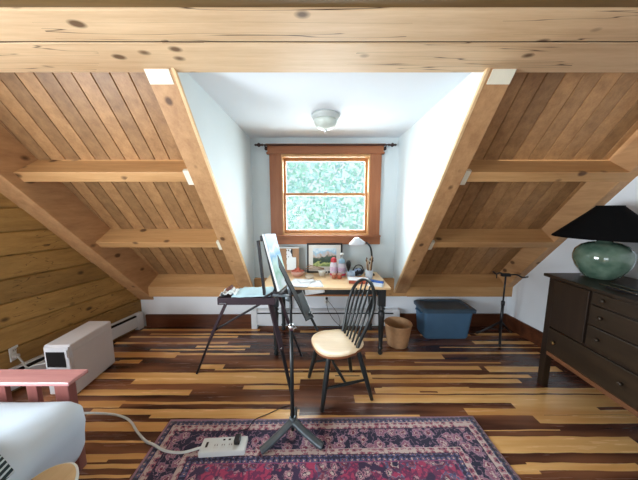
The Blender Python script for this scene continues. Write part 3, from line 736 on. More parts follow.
# low oval stool beside the sofa (only the far end of its top is in the frame)
t = thing('wooden_stool', 'small stool with a rounded pale tan top and white edge, beside the white cushion', 'stool', (-1.05, .70, 0))
sc0 = Vector((-1.055, .70, 0)); sa_ = Vector((-.28, .96, 0)).normalized(); sb_ = Vector((.96, .28, 0)).normalized()
def oval(bm, k, z, n_=48):
    o = []
    for i in range(n_):
        a = 2*PI*i/n_; ca, sa = math.cos(a), math.sin(a)
        o.append(bm.verts.new(sc0 + sa_*(.225*k*(abs(ca)**.85)*(1 if ca > 0 else -1)) + sb_*(.118*k*(abs(sa)**.9)*(1 if sa > 0 else -1)) + Vector((0, 0, z))))
    return o
bm = B(); loft(bm, [oval(bm, .97, .424), oval(bm, 1.0, .43), oval(bm, 1.0, .444), oval(bm, .975, .449)]); obj('edge_band', bm, m_white, t)
bm = B(); loft(bm, [oval(bm, .95, .446), oval(bm, .95, .4515), oval(bm, .93, .453)]); obj('stool_top', bm, wood('spruce_top', (196, 168, 128), (216, 190, 150), 1, .35, fine=1.2), t)
for p, q in ((.13, .055), (.13, -.055), (-.13, .055), (-.13, -.055)):
    a = sc0 + sa_*p + sb_*q + Vector((0, 0, .426)); b = sc0 + sa_*p*1.25 + sb_*q*1.5 + Vector((0, 0, .012))
    bm = B(); tube(bm, [b, (a+b)/2, a], [.010, .014, .013], 10); obj('leg', bm, m_black, t)
# ================================================================== rug, power strip
RC = Vector((.045, .72)); RW, RD = 2.245, 1.76
m = NT('persian_rug', .95, .05)
tc = m.add('ShaderNodeTexCoord'); sx = m.add('ShaderNodeSeparateXYZ'); m.link(tc.outputs['Object'], sx.inputs[0])
dx = m.math('SUBTRACT', RW/2, m.math('ABSOLUTE', sx.outputs[0])); dy = m.math('SUBTRACT', RD/2, m.math('ABSOLUTE', sx.outputs[1]))
d = m.math('MINIMUM', dx, dy)
wob = m.noise(tc.outputs['Object'], 14, 2)
dd = m.math('ADD', d, m.math('MULTIPLY', m.math('SUBTRACT', wob, .5), .008))
def vor(scale, sx_=1.0, feat='F1', rand=1.0, loc=(0, 0, 0)):
    mp = m.add('ShaderNodeMapping'); m.link(tc.outputs['Object'], mp.inputs[0]); mp.inputs['Scale'].default_value = (scale*sx_, scale, 1); mp.inputs['Location'].default_value = loc
    v = m.add('ShaderNodeTexVoronoi', feature=feat, voronoi_dimensions='2D'); m.link(mp.outputs[0], v.inputs['Vector']); v.inputs['Scale'].default_value = 1; v.inputs['Randomness'].default_value = rand
    return v
NAVY, CREAM, PINK, MAG, BLUE, RED = (40, 42, 70), (208, 188, 182), (170, 104, 130), (178, 62, 100), (92, 100, 140), (122, 52, 74)
# small blossoms: concentric rings round scattered centres
def blossoms(scale, ground, stops, rand=.6, loc=(0, 0, 0)):
    v = vor(scale, 1, 'F1', rand, loc); pet = m.noise(tc.outputs['Object'], scale*4, 2)
    r_ = m.math('ADD', v.outputs['Distance'], m.math('MULTIPLY', m.math('SUBTRACT', pet, .5), .75))
    return m.ramp(r_, stops + [(stops[-1][0]+.02, ground)], 'CONSTANT')
guard = blossoms(30, NAVY, [(0, CREAM), (.14, RED), (.24, BLUE), (.40, (110, 110, 150))], .3)
creamb = blossoms(22, CREAM, [(0, NAVY), (.14, (150, 70, 90)), (.28, (196, 150, 160)), (.36, RED), (.42, CREAM)], .4)
main = blossoms(11.5, (28, 32, 58), [(0, RED), (.10, CREAM), (.18, (150, 96, 120)), (.30, (178, 140, 156)), (.37, (60, 60, 96))], .75)
vines = vor(17, 1, 'DISTANCE_TO_EDGE', 1.0); vl = m.math('LESS_THAN', m.math('ABSOLUTE', m.math('SUBTRACT', m.noise(tc.outputs['Object'], 24, 2), .5)), .022)
main = m.mix(m.math('MULTIPLY', vl, .75), main, (150, 116, 140))
fieldc = blossoms(7.0, MAG, [(0, NAVY), (.10, CREAM), (.16, RED), (.26, (150, 90, 110)), (.32, BLUE), (.37, (190, 150, 160))], .35, (.3, .2, 0))
fieldc = m.mix(m.math('MULTIPLY', m.math('LESS_THAN', m.math('ABSOLUTE', m.math('SUBTRACT', m.noise(tc.outputs['Object'], 18, 3), .5)), .05), .7), fieldc, (70, 44, 84))
fm = m.ramp(m.noise(tc.outputs['Object'], 5.5, 3, .6), [(.50, 0.0), (.53, 1.0)])
busy = blossoms(15, (60, 44, 76), [(0, CREAM), (.10, NAVY), (.18, (196, 150, 160)), (.30, (130, 70, 100)), (.36, (196, 172, 176))], .7, (.5, .1, 0))
fieldc = m.mix(fm, fieldc, busy)
def band(x, lo):   # 1 where dd > lo
    return m.math('GREATER_THAN', dd, lo)
c = m.mix(band(0, .012), (176, 120, 150), guard)
for lo, cc_ in ((.050, CREAM), (.054, creamb), (.096, (60, 40, 66)), (.102, main), (.236, CREAM), (.240, creamb), (.272, (60, 40, 66)), (.277, guard), (.316, (150, 80, 120)), (.322, fieldc)):
    c = m.mix(band(0, lo), c, cc_)
# worn, faded patches
c = m.mix(m.math('MULTIPLY', m.noise(tc.outputs['Object'], 3, 3), .16), c, (130, 110, 130))
m.link(c, m.b.inputs['Base Color']); m.b.inputs['Sheen Weight'].default_value = .3
m.bump(m.noise(tc.outputs['Object'], 160, 2), .5, .004); m_rug = m.m
bm = B(); nx, ny = 46, 36; V = []
for j in range(ny+1):
    row = []
    for i in range(nx+1):
        x = -RW/2 + RW*i/nx; y = -RD/2 + RD*j/ny
        e = min(RW/2-abs(x), RD/2-abs(y)); z = .010 - (.003 if e < .01 else 0) + .0015*noise.noise(Vector((x*3, y*3, 0)))
        row.append(bm.verts.new((x + .004*math.sin(y*7), y + .004*math.sin(x*5), z)))
    V.append(row)
for j in range(ny):
    for i in range(nx): bm.faces.new((V[j][i], V[j][i+1], V[j+1][i+1], V[j+1][i])).smooth = True
rim = [V[0][i] for i in range(nx+1)] + [V[j][nx] for j in range(1, ny+1)] + [V[ny][i] for i in range(nx-1, -1, -1)] + [V[j][0] for j in range(ny-1, 0, -1)]
low = [bm.verts.new((v.co.x, v.co.y, .001)) for v in rim]
for i in range(len(rim)): bm.faces.new((rim[i], low[i], low[(i+1) % len(rim)], rim[(i+1) % len(rim)]))
bm.faces.new(low[::-1])
rug = obj('persian_rug', bm, m_rug); rug.location = (RC.x, RC.y, 0); rug.rotation_euler = (0, 0, .016)
tag(rug, 'navy and magenta patterned oriental rug on the plank floor', 'rug')

t = thing('power_strip', 'white power strip with a dark plug lying on the rug', 'power strip', (-.615, 1.36, .012))
pz = .0125; ang = .06; pa = Vector((math.cos(ang), math.sin(ang), 0)); pb = Vector((-math.sin(ang), math.cos(ang), 0)); pc = Vector((-.612, 1.362, pz+.018))
bm = B(); obox(bm, pc, pa, pb, (0, 0, 1), .285, .105, .036)
for v in bm.verts:
    if v.co.z > pc.z: v.co -= ((v.co-pc).dot(pb))*pb*.06
obj('housing', bm, m_white, t, bevel=.006)
zt = pc.z + .0185
bm = B(); obox(bm, pc + pa*-.105 + Vector((0, 0, .019)), pa, pb, (0, 0, 1), .014, .034, .004); obj('rocker_switch', bm, m_blackm, t, bevel=.001)
for i in range(3):
    bm = B(); obox(bm, pc + pa*(-.045+.045*i) + pb*-.012 + Vector((0, 0, .0185)), pa, pb, (0, 0, 1), .03, .036, .003); q = obj('socket', bm, plain('socket_white', (222, 226, 226), .4), t, bevel=.004)
    bm = B()
    for s_ in (-.007, .007): obox(bm, pc + pa*(-.045+.045*i + s_) + pb*-.008 + Vector((0, 0, .0203)), pa, pb, (0, 0, 1), .003, .009, .001)
    obj('slot', bm, m_dark, q)
for x_ in (-.005, .03):
    bm = B(); obox(bm, pc + pa*x_ + pb*.028 + Vector((0, 0, .0185)), pa, pb, (0, 0, 1), .014, .009, .003); obj('usb_port', bm, m_dark, t)
t = thing('lamp_plug', 'small dark plug in the right end of the white power strip', 'plug', pc + pa*.085 + Vector((0, 0, .02)))
bm = B(); obox(bm, pc + pa*.085 + pb*.01 + Vector((0, 0, .036)), pa, pb, (0, 0, 1), .036, .052, .032); obj('plug_body', bm, m_blackm, t, bevel=.005)
bm = B(); P0 = pc + pa*.085 + pb*.036 + Vector((0, 0, .036))
tube(bm, smooth_path([P0, P0 + pb*.03 + Vector((0, 0, .005)), (-.50, 1.50, .018), (-.47, 1.575, .015), (-.38, 1.64, .004), (-.26, 1.71, .004), (-.19, 1.69, .004), (-.165, 1.60, .005), (-.13, 1.55, .016), (-.15, 1.50, .016)]), .0028, 6); obj('cable', bm, m_cable, t)
bm = B(); tube(bm, smooth_path([pc - pa*.142, pc - pa*.17 + Vector((0, 0, -.006)), (-.87, 1.335, .016), (-.98, 1.345, .017), (-1.08, 1.385, .017), (-1.16, 1.42, .007), (-1.27, 1.49, .007), (-1.37, 1.565, .007), (-1.47, 1.61, .007), (-1.60, 1.635, .007), (-1.78, 1.64, .007), (-1.95, 1.62, .007), (-2.15, 1.55, .007)]), .0075, 10)
tag(obj('extension_cord', bm, m_white), 'white cord curving over the floor from the power strip', 'cord')

# ================================================================== music stand
m_mdesk = plain('matte_black_desk', (18, 20, 24), .8, .15)
m_gm = plain('grey_satin_metal', (100, 110, 116), .32, .5, .5, var=.08)
sx0, sy0 = -.178, 1.45
t = thing('music_stand', 'black music stand with a tilted solid desk standing on the rug', 'music stand', (sx0, sy0, .012))
for ex, ey in ((-.370, 1.335), (.022, 1.365), (-.19, 1.66)):
    bm = B(); tube(bm, smooth_path([(sx0, sy0, .125), (sx0+(ex-sx0)*.12, sy0+(ey-sy0)*.12, .115), (sx0+(ex-sx0)*.45, sy0+(ey-sy0)*.45, .075), (sx0+(ex-sx0)*.8, sy0+(ey-sy0)*.8, .04), (ex, ey, .026 if ey < 1.6 else .022)], 5), [.025]*21, 10, flat=.8); obj('leg', bm, m_gm, t)
bm = B(); lathe(bm, [(.016, .09), (.023, .10), (.023, .15), (.017, .16)], (sx0, sy0, 0), 16); obj('hub', bm, m_gm, t)
bm = B(); tube(bm, [(sx0, sy0, .06), (sx0, sy0, .80)], .0125, 12); obj('lower_pole', bm, m_black, t)
bm = B(); lathe(bm, [(.013, .775), (.018, .78), (.018, .81), (.013, .815)], (sx0, sy0, 0), 14); tube(bm, [(sx0, sy0, .795), (sx0+.035, sy0-.01, .795)], .006, 8); obj('clamp', bm, m_chrome, t)
bm = B(); tube(bm, [(sx0, sy0, .80), (sx0, sy0, 1.02)], .0085, 12); obj('upper_pole', bm, m_black, t)
mn = Vector((.90, .19, .42)).normalized(); mw = Vector((-.10, .99, 0)).normalized(); mu = mn.cross(mw).normalized(); mu = mu if mu.z > 0 else -mu
mw = mu.cross(mn).normalized(); mc = Vector((sx0-.004, sy0, 1.085))
bm = B(); obox(bm, mc, mw, mu, mn, .44, .33, .004); obj('music_desk', bm, m_mdesk, t, bevel=.002)
bm = B(); obox(bm, mc - mu*.165 + mn*.022, mw, mu, mn, .46, .004, .05); obox(bm, mc - mu*.158 + mn*.045, mw, mu, mn, .46, .022, .003); obj('lip_tray', bm, m_black, t, bevel=.001)
bm = B(); tube(bm, [(sx0, sy0, 1.01), tuple(mc - mn*.012)], .012, 10); obox(bm, mc - mn*.01, mw, mu, mn, .06, .08, .016); obj('tilt_joint', bm, m_gm, t)
bm = B(); obox(bm, mc - mu*.215 + mn*.03 - mw*.17, mu, mw, mn, .12, .022, .014); obj('page_holder', bm, m_black, t, bevel=.003)

# ================================================================== artist's box easel
m_eas = plain('dark_stained_frame', (50, 36, 44), .4, .4, var=.12); m_eas2 = plain('easel_black', (24, 22, 28), .4, .4)
t = thing('box_easel', 'dark folding artist box easel standing left of the desk', 'easel', (-.62, 2.2, 0))
bm = B(); box(bm, -.925, -.40, 2.09, 2.355, .678, .745); obj('paint_box', bm, m_eas, t, bevel=.004)
bm = B(); box(bm, -.905, -.84, 2.083, 2.09, .69, .70); obj('catch', bm, m_chrome, t)
def strut(name, a, b, w, dd_, m_=m_eas):
    a, b = Vector(a), Vector(b); ax = (b-a).normalized(); s_, u_ = frame_of(ax)
    bm = B(); obox(bm, (a+b)/2, ax, s_, u_, (b-a).length, w, dd_); return obj(name, bm, m_, t, bevel=.002)
def leg3(a, k, b):
    a, k, b = Vector(a), Vector(k), Vector(b)
    up = strut('leg', a, k + (a-k)*-.05, .040, .024)
    bm = B(); ax = (b-k).normalized(); s_, u_ = frame_of(ax); obox(bm, (k+b)/2, ax, s_, u_, (b-k).length, .027, .018); obj('leg_extension', bm, m_eas2, up, bevel=.002)
    bm = B(); lathe(bm, [(.007, 0), (.007, .004), (.011, .012), (.006, .016), (0, .017)], k - Vector((0, .0, 0)), 10, (0, -1, 0)); obj('wing_nut', bm, m_chrome, up)
leg3((-.85, 2.10, .69), (-1.005, 2.095, .36), (-1.152, 2.088, .006))
leg3((-.445, 2.105, .68), (-.33, 1.96, .34), (-.228, 1.835, .006))
leg3((-.405, 2.335, .69), (-.30, 2.345, .34), (-.182, 2.352, .006))
strut('brace', (-1.0, 2.11, .41), (-.52, 2.12, .69), .026, .016, m_eas2)
strut('mast', (-.545, 2.13, 1.265), (-.50, 2.13, .745), .038, .022, m_eas2)
strut('mast', (-.51, 2.18, 1.285), (-.40, 2.18, .76), .030, .02, m_eas2)
bm = B(); obox(bm, (-.512, 2.175, 1.28), (1, 0, 0), (0, 1, 0), (0, 0, 1), .045, .05, .05); obj('canvas_clamp', bm, m_eas2, t, bevel=.006)
strut('tray_arm', (-.50, 2.06, .755), (-.42, 2.06, .80), .02, .02, m_eas2); strut('tray_arm', (-.43, 2.06, .80), (-.30, 2.06, .80), .02, .02, m_eas2)
bm = B(); lathe(bm, [(.0, 0), (.026, .002), (.03, .015), (.026, .03), (0, .032)], (-.262, 1.96, .80), 14, (.3, -1, 0)); obj('clamp_knob', bm, m_gm, t)
strut('crossbar', (-.40, 2.02, .80), (-.25, 1.98, .805), .022, .02, m_gm)
strut('canvas_ledge', (-.325, 1.93, .842), (-.30, 2.33, .79), .03, .02, m_eas2)
# canvas leaning on the mast
a0, a1 = Vector((-.463, 1.95, 1.335)), Vector((-.337, 1.95, .862)); b0, b1 = Vector((-.430, 2.30, 1.33)), Vector((-.312, 2.30, .80))
cw = ((b0+b1)/2 - (a0+a1)/2).normalized(); cu_ = ((a0+b0)/2-(a1+b1)/2).normalized(); cn = cw.cross(cu_).normalized(); cn = cn if cn.x > 0 else -cn
t = thing('painting_canvas', 'canvas with a pale blue and green wash, propped on the easel', 'canvas', tuple((a1+b1)/2))
m = NT('painted_canvas', .6, .2); v = m.coords((1, 1, 1)); n_ = m.noise(v, 5, 4); sxx = m.add('ShaderNodeSeparateXYZ'); m.link(v, sxx.inputs[0])
k_ = m.math('ADD', m.math('MULTIPLY', sxx.outputs[2], 2.2), m.math('MULTIPLY', m.math('SUBTRACT', n_, .5), .9))
m.link(m.ramp(k_, [(.10, (214, 226, 232)), (.28, (150, 196, 178)), (.42, (196, 224, 220)), (.6, (130, 180, 214)), (.75, (186, 210, 232)), (.82, (232, 238, 242)), (.92, (176, 198, 222))]), m.b.inputs['Base Color'])
cm = ((a0+a1+b0+b1)/4)
bm = B(); obox(bm, cm, cw, cu_, cn, .35, .50, .018); obj('stretcher_frame', bm, m_white, t, bevel=.002)
bm = B(); obox(bm, cm + cn*.0102, cw, cu_, cn, .348, .498, .002); obj('painted_face', bm, m.m, t)
# things lying in the easel box
bm = B(); g_ = []
for i in range(15):
    row = []
    for j in range(9):
        u_, v_ = i/14, j/8
        x = -.80 + .36*u_; y = 2.10 + .25*v_
        z = .752 + .042*(1 - abs(2*v_-1)**2)*min(1, u_*5)*min(1, (1-u_)*8 + .5) + .010*noise.noise(Vector((x*14, y*14, 0)))
        row.append(bm.verts.new((x, y, max(z, .748))))
    g_.append(row)
for i in range(14):
    for j in range(8): bm.faces.new((g_[i][j], g_[i+1][j], g_[i+1][j+1], g_[i][j+1])).smooth = True
tag(obj('cloth', bm, plain('pale_blue_cloth', (180, 208, 216), .8, .2, var=.08, scale=9), solid=.003), 'pale blue cloth heaped on top of the easel box', 'cloth')
bm = B(); g_ = []
for i in range(8):
    row = []
    for j in range(6):
        x = -.905 + .14*i/7; y = 2.10 + .16*j/5; z = .765 + .03*abs(math.sin(i*1.1+.5)) + .01*math.cos(j*2 + i)
        row.append(bm.verts.new((x, y, max(.748, z - .028*(i in (0, 7))))))
    g_.append(row)
for i in range(7):
    for j in range(5): bm.faces.new((g_[i][j], g_[i+1][j], g_[i+1][j+1], g_[i][j+1]))
tag(obj('crumpled_paper', bm, m_white, solid=.003), 'crumpled white paper at the left end of the easel box', 'paper')
bm = B(); obox(bm, (-.835, 2.17, .812), (.8, .1, .5), (0, 1, 0), (-.5, 0, .8), .05, .07, .03)
tag(obj('paint_box', bm, plain('brown_card', (92, 52, 40), .6), bevel=.004), 'small reddish brown box resting on the crumpled paper', 'box')

# ================================================================== on the desk
Z = .751
t = thing('framed_picture', 'landscape picture with white mat in a black frame leaning behind the desk', 'picture', (.06, 2.96, Z))
fx0, fx1, fy, fz0, fz1 = -.15, .29, 2.945, Z, 1.125
bm = B()
for a, b, c_, d_ in ((fx0, fx1, fz1-.02, fz1), (fx0, fx1, fz0, fz0+.02), (fx0, fx0+.02, fz0+.02, fz1-.02), (fx1-.02, fx1, fz0+.02, fz1-.02)): box(bm, a, b, fy-.012, fy+.01, c_, d_)
obj('frame', bm, m_blackm, t, bevel=.002)
bm = B(); box(bm, fx0+.018, fx1-.018, fy-.004, fy+.004, fz0+.018, fz1-.018); obj('mat', bm, plain('cream_mat', (214, 210, 202), .8), t)
m = NT('landscape_print', .7, .2); v = m.coords(); n_ = m.noise(v, 16, 4); s3 = m.add('ShaderNodeSeparateXYZ'); m.link(v, s3.inputs[0])
k_ = m.math('ADD', m.math('MULTIPLY', m.math('SUBTRACT', s3.outputs[2], .06), 4.0), m.math('MULTIPLY', m.math('SUBTRACT', n_, .5), .8))
m.link(m.ramp(k_, [(.12, (120, 140, 90)), (.25, (180, 190, 120)), (.36, (52, 70, 60)), (.58, (84, 96, 84)), (.68, (190, 170, 158)), (.80, (150, 186, 206)), (.95, (206, 216, 220))]), m.b.inputs['Base Color'])
bm = B(); box(bm, fx0+.075, fx1-.075, fy-.007, fy-.0035, fz0+.08, fz1-.06); bm2 = obj('landscape_print', bm, m.m, t)
t = thing('photo_card', 'brown board with a black and white photo print left of the framed picture', 'card', (-.37, 2.95, Z))
bm = B(); box(bm, -.49, -.25, 2.94, 2.946, Z, 1.065); obj('backing_board', bm, plain('brown_board', (158, 122, 92), .8), t)
bm = B(); box(bm, -.495, -.245, 2.937, 2.948, 1.062, 1.075); obj('top_edge', bm, m_white, t)
m = NT('black_white_print', .6); v = m.coords((1, 1, 1)); n_ = m.noise(v, 15, 2); m.link(m.ramp(n_, [(.42, (30, 32, 38)), (.5, (224, 226, 228))], 'CONSTANT'), m.b.inputs['Base Color'])
bm = B(); box(bm, -.405, -.33, 2.936, 2.94, .86, 1.055); obj('print', bm, m.m, t)
bm = B(); box(bm, -.40, -.285, 2.93, 2.934, .79, .95); obj('note_paper', bm, m_white, t)

def lat(name, prof, c, m_, label, cat, group=None, seg=24):
    bm = B(); lathe(bm, prof, c, seg); return tag(obj(name, bm, m_), label, cat, group)
m_cer = plain('pale_ceramic', (206, 206, 198), .3, .5, var=.05)
bowlp = lambda r, h: [(r*.55, 0), (r*.6, .004), (r*.9, h*.5), (r, h), (r*.93, h+.002), (r*.82, h*.5), (r*.5, .010), (0, .008)]
lat('bowl', bowlp(.052, .045), (-.105, 2.655, Z), plain('beige_ceramic', (186, 168, 146), .35, var=.06), 'small low beige bowl on the desk in front of the framed picture', 'bowl')
t = thing('basket', 'round pinkish bowl of dried petals left of the framed picture', 'basket', (-.255, 2.80, Z))
bm = B(); lathe(bm, bowlp(.085, .06), (-.255, 2.80, Z), 24); obj('dish', bm, plain('pink_dish', (196, 150, 134), .5, var=.12), t)
m_pet = plain('petals', (186, 104, 84), .7, var=.35, scale=40)
bm = B(); rp = random.Random(4)
for k in range(46):
    a = rp.uniform(0, 2*PI); r_ = rp.uniform(0, .07); c_ = Vector((-.255 + r_*math.cos(a), 2.80 + r_*math.sin(a), Z + .05 + rp.uniform(0, .055)*(1-r_/.09)))
    d1 = Vector((rp.gauss(0,1), rp.gauss(0,1), rp.gauss(0,1))).normalized(); d2 = d1.orthogonal().normalized(); s_ = rp.uniform(.012, .024)
    obox(bm, c_, d1, d2, d1.cross(d2), s_*1.6, s_, .003)
pp = obj('petals', bm, m_pet, t); pp['kind'] = 'stuff'
# cup with brushes lying across, left of the bottles
t = thing('cup', 'white cup with brushes lying across it, in front of the framed picture', 'cup', (.035, 2.80, Z))
bm = B(); lathe(bm, [(.028, 0), (.03, .005), (.042, .05), (.045, .075), (.041, .075), (.036, .04), (.02, .012), (0, .012)], (.035, 2.80, Z), 24); obj('cup_body', bm, m_cer, t)
bm = B(); tube(bm, smooth_path([(.078, 2.80, Z+.06), (.10, 2.80, Z+.055), (.10, 2.80, Z+.03), (.072, 2.80, Z+.022)]), .005, 8); obj('handle', bm, m_cer, t)
for k, (x, dz) in enumerate(((-.13, .0), (-.12, .02), (-.10, .03))):
    bm = B(); tube(bm, [(.06, 2.79+.01*k, Z+.082+.004*k), (x, 2.77+.02*k, Z+.095+dz)], .004, 6); tube(bm, [(x, 2.77+.02*k, Z+.095+dz), (x-.03, 2.768+.02*k, Z+.098+dz*1.2)], [.006, .002], 6)
    tag(obj('paint_brush', bm, wood('brush_wood', (120, 84, 54), (160, 120, 84), 0, .4)), 'brown paint brush lying across the white cup', 'brush', 'brushes across the cup')
def bottle(x, y, rb, h, capc, bandc, label, tip=False):
    t = thing('bottle', label, 'bottle', (x, y, Z))
    bm = B(); lathe(bm, [(rb*.9, 0), (rb, .006), (rb, h*.62), (rb*.85, h*.70), (rb*.5, h*.74), (rb*.5, h*.78)], (x, y, Z), 24); bb = obj('bottle_body', bm, plain('milky_plastic', (214, 206, 216), .35), t)
    bm = B(); lathe(bm, [(rb*1.01, h*.05), (rb*1.015, h*.06), (rb*1.015, h*.16), (rb*1.01, h*.17)], (x, y, Z), 24); obj('label_band', bm, plain('band', bandc, .5), t)
    bm = B(); lathe(bm, [(rb*1.01, h*.3), (rb*1.013, h*.31), (rb*1.013, h*.5), (rb*1.01, h*.51)], (x, y, Z), 24)
    obj('label_band', bm, plain('band_pale', (200, 172, 196), .5, var=.25, scale=40), t)
    bm = B(); lathe(bm, [(rb*.8, h*.76), (rb*.82, h*.78), (rb*.75, h*.93), (rb*.3, h), (0, h)], (x, y, Z), 20); obj('bottle_cap', bm, plain('cap', capc, .35), t)
    if tip:
        bm = B(); tube(bm, [(x, y, Z+h*.98), (x, y, Z+h+.04)], .007, 8); lathe(bm, [(.0, h+.035), (.02, h+.04), (.024, h+.055), (.016, h+.068), (0, h+.072)], (x, y, Z), 12); obj('nozzle', bm, m_white, t)
bottle(.175, 2.80, .044, .225, (196, 56, 66), (200, 60, 84), 'white plastic bottle with a red cap on the desk')
bottle(.272, 2.80, .048, .21, (150, 186, 210), (204, 60, 90), 'white plastic bottle with a pale blue cap and white nozzle on the desk', True)
for k, (x, y, c_) in enumerate(((.175, 2.70, (186, 112, 84)), (.235, 2.69, (196, 104, 78)))):
    t = thing('jar', ('small orange brown jar in front of the red capped bottle', 'small orange brown jar in front of the blue capped bottle')[k], 'jar', (x, y, Z))
    bm = B(); lathe(bm, [(.024, 0), (.028, .005), (.028, .038), (.022, .045)], (x, y, Z), 18); obj('jar_body', bm, plain('orange_paint', c_, .4), t)
    bm = B(); lathe(bm, [(.025, .044), (.026, .046), (.026, .058), (.024, .06)], (x, y, Z), 18); obj('lid', bm, plain('jar_lid', (206, 168, 150), .4), t)
t = thing('ink_pot', 'pale blue and white pot between the bottles and the brush cup', 'pot', (.37, 2.72, Z))
bm = B(); lathe(bm, [(.034, 0), (.045, .006), (.05, .04), (.045, .075), (.04, .078), (.038, .06), (0, .058)], (.37, 2.72, Z), 24); obj('pot_body', bm, plain('blue_white', (176, 196, 222), .35, var=.18, scale=30), t)
bm = B(); lathe(bm, [(.004, .06), (.012, .09), (.028, .14), (.03, .17), (.016, .20), (0, .205)], (.345, 2.74, Z), 16); tag(obj('sponge_brush', bm, m_blackm), 'black rounded brush head standing in the pale blue pot', 'brush')
t = thing('cloth_bundle', 'lumpy dark grey and pale blue bundle left of the brush cup', 'bundle', (.45, 2.78, Z))
bm = B(); g_ = []
bmesh.ops.create_icosphere(bm, subdivisions=3, radius=1.0)
for v in bm.verts:
    k_ = 1 + .18*noise.noise(v.co*2.2); v.co = Vector((.465 + v.co.x*.07*k_, 2.80 + v.co.y*.05*k_, Z + .048 + v.co.z*.048*k_))
    v.co.z = max(v.co.z, Z)
m = NT('dark_pale_bundle', .7); m.link(m.ramp(m.noise(m.coords(), 26, 2), [(.44, (38, 38, 48)), (.52, (150, 170, 200))], 'CONSTANT'), m.b.inputs['Base Color'])
obj('bundle_body', bm, m.m, t, smooth=True)
bm = B(); tube(bm, smooth_path([(.40, 2.78, Z+.07), (.44, 2.78, Z+.13), (.50, 2.78, Z+.13), (.53, 2.78, Z+.07)]), .006, 8); obj('strap', bm, m_blackm, t)
t = thing('brush_cup', 'pale cup packed with paint brushes at the right side of the desk', 'cup', (.575, 2.68, Z))
bm = B(); lathe(bm, [(.036, 0), (.039, .004), (.044, .105), (.040, .105), (.035, .012), (0, .01)], (.575, 2.68, Z), 24); obj('cup_body', bm, plain('grey_white_cup', (204, 212, 220), .35), t)
rb_ = random.Random(9); m_hand = [plain('handle_tan', (190, 150, 106), .4), plain('handle_dark', (58, 38, 34), .4), plain('handle_pale', (214, 196, 168), .4)]; m_bris = [plain('bristle_brown', (96, 66, 44), .8), plain('bristle_pale', (196, 172, 140), .8)]
for k in range(11):
    a = 2*PI*k/11; r0 = .012; r1 = .028 + .014*rb_.random(); hh = .17 + .07*rb_.random()
    p0 = Vector((.575 + r0*math.cos(a), 2.68 + r0*math.sin(a), Z+.016)); p1 = Vector((.575 + r1*math.cos(a), 2.68 + r1*math.sin(a), Z+hh)); dr = (p1-p0).normalized()
    bt = thing('paint_brush', 'paint brush standing in the pale brush cup on the desk', 'brush', p0, 'brushes standing in the brush cup')
    bm = B(); tube(bm, [p0, p0+(p1-p0)*.6, p1], [.003, .0055, .004], 6); obj('handle', bm, m_hand[k % 3], bt)
    bm = B(); tube(bm, [p1, p1+dr*.018, p1+dr*.034], [.005, .0085, .002], 8); obj('bristles', bm, m_bris[k % 2], bt)
# desk lamp
t = thing('desk_lamp', 'gooseneck desk lamp with a white cone shade at the back of the desk', 'lamp', (.60, 2.84, Z))
bm = B(); lathe(bm, [(.06, 0), (.062, .006), (.055, .016), (.012, .022)], (.615, 2.84, Z), 24); obj('lamp_base', bm, m_black, t)
bm = B(); tube(bm, smooth_path([(.615, 2.84, Z+.02), (.635, 2.84, Z+.12), (.632, 2.83, Z+.25), (.605, 2.80, Z+.35), (.55, 2.77, Z+.405), (.50, 2.76, Z+.41), (.475, 2.755, Z+.415)]), .011, 10); obj('gooseneck', bm, m_black, t)
bm = B(); lathe(bm, [(.018, .06), (.03, .052), (.095, -.005), (.098, -.014), (.092, -.014), (.026, .045), (0, .048)], (.44, 2.75, Z+.41), 28, (-.12, -.1, 1)); obj('lamp_shade', bm, plain('lamp_white', (212, 216, 222), .4), t)
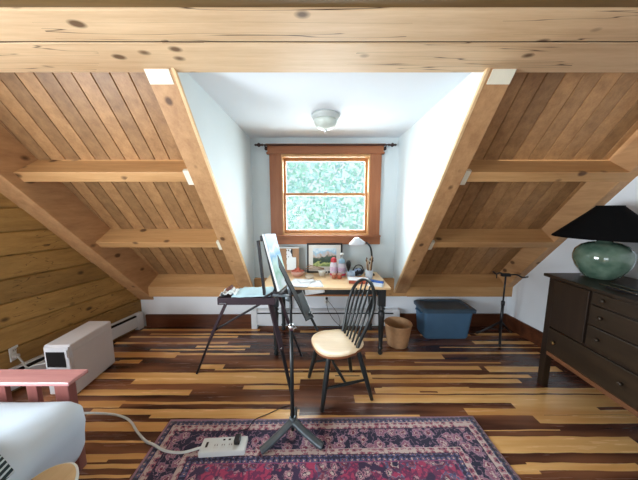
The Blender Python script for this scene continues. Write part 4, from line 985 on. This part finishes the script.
# papers and a book
def sheet(name, c, w_, h_, ang, m_, label, cat, group=None, lift=0.0, droop=None):
    bm = B(); ca, sa = math.cos(ang), math.sin(ang); G = []
    for i in range(9):
        row = []
        for j in range(9):
            u_, v_ = (i/8-.5)*w_, (j/8-.5)*h_
            x = c[0] + u_*ca - v_*sa; y = c[1] + u_*sa + v_*ca; z = c[2] + .0035*abs(noise.noise(Vector((x*11, y*11, c[2]*50)))) + lift*(i/8)**2
            if droop is not None and y < droop: z -= .95*(droop-y); y = droop - .35*(droop-y)
            row.append(bm.verts.new((x, y, z)))
        G.append(row)
    for i in range(8):
        for j in range(8): bm.faces.new((G[i][j], G[i+1][j], G[i+1][j+1], G[i][j+1])).smooth = True
    return tag(obj(name, bm, m_, solid=.001), label, cat, group)
m_pap = plain('paper', (220, 224, 226), .8, .2, var=.03)
sheet('paper_sheet', (-.06, 2.45, Z+.004), .20, .28, .15, m_pap, 'white paper sheet drooping over the front edge of the desk', 'paper', droop=2.385)
sheet('paper_sheet', (-.20, 2.50, Z+.009), .22, .28, -.2, m_pap, 'white paper sheet near the front of the desk, behind the music stand', 'paper')
sheet('paper_sheet', (-.14, 2.56, Z+.014), .18, .12, .4, m_pap, 'small white paper slip on top of the desk papers', 'paper')
t = thing('book', 'book with a reddish brown cover lying on the desk behind the chair', 'book', (.42, 2.545, Z))
ba = Vector((.98, -.12, 0)).normalized(); bb_ = Vector((.12, .98, 0)).normalized()
bm = B(); obox(bm, (.43, 2.56, Z+.0175), ba, bb_, (0, 0, 1), .19, .145, .029); obj('pages', bm, m_pap, t)
bm = B(); obox(bm, (.43, 2.56, Z+.0015), ba, bb_, (0, 0, 1), .20, .15, .003); obox(bm, (.43, 2.56, Z+.0335), ba, bb_, (0, 0, 1), .20, .15, .003); obox(bm, Vector((.43, 2.56, Z+.0175)) - bb_*.0745, ba, bb_, (0, 0, 1), .20, .003, .03); obj('cover', bm, plain('brick_cover', (172, 84, 60), .5), t)
sheet('paper_sheet', (.40, 2.55, Z+.038), .17, .13, -.1, m_pap, 'white paper lying on the reddish brown book', 'paper')
sheet('paper_sheet', (.60, 2.47, Z+.003), .17, .16, -.35, m_pap, 'white paper at the right front corner of the desk', 'paper')
bm = B(); obox(bm, (.605, 2.545, Z+.012), (.86, -.5, 0), (.5, .86, 0), (0, 0, 1), .20, .035, .022)
tag(obj('blue_box', bm, plain('blue_card', (46, 92, 168), .45), bevel=.003), 'slim blue box at the right of the desk beside the book', 'box')
sheet('paper_sheet', (.57, 2.60, Z+.003), .15, .10, -.5, m_pap, 'white paper behind the slim blue box on the desk', 'paper')

# ------------------------------------------------------------------ colour management
sc = bpy.context.scene; vs = sc.view_settings
vs.view_transform = 'Standard'; vs.look = 'None'; vs.gamma = 1; vs.exposure = EXPO; vs.use_curve_mapping = False
sc.cycles.use_denoising = True; sc.cycles.max_bounces = 8; sc.cycles.diffuse_bounces = 5; sc.cycles.sample_clamp_indirect = 6
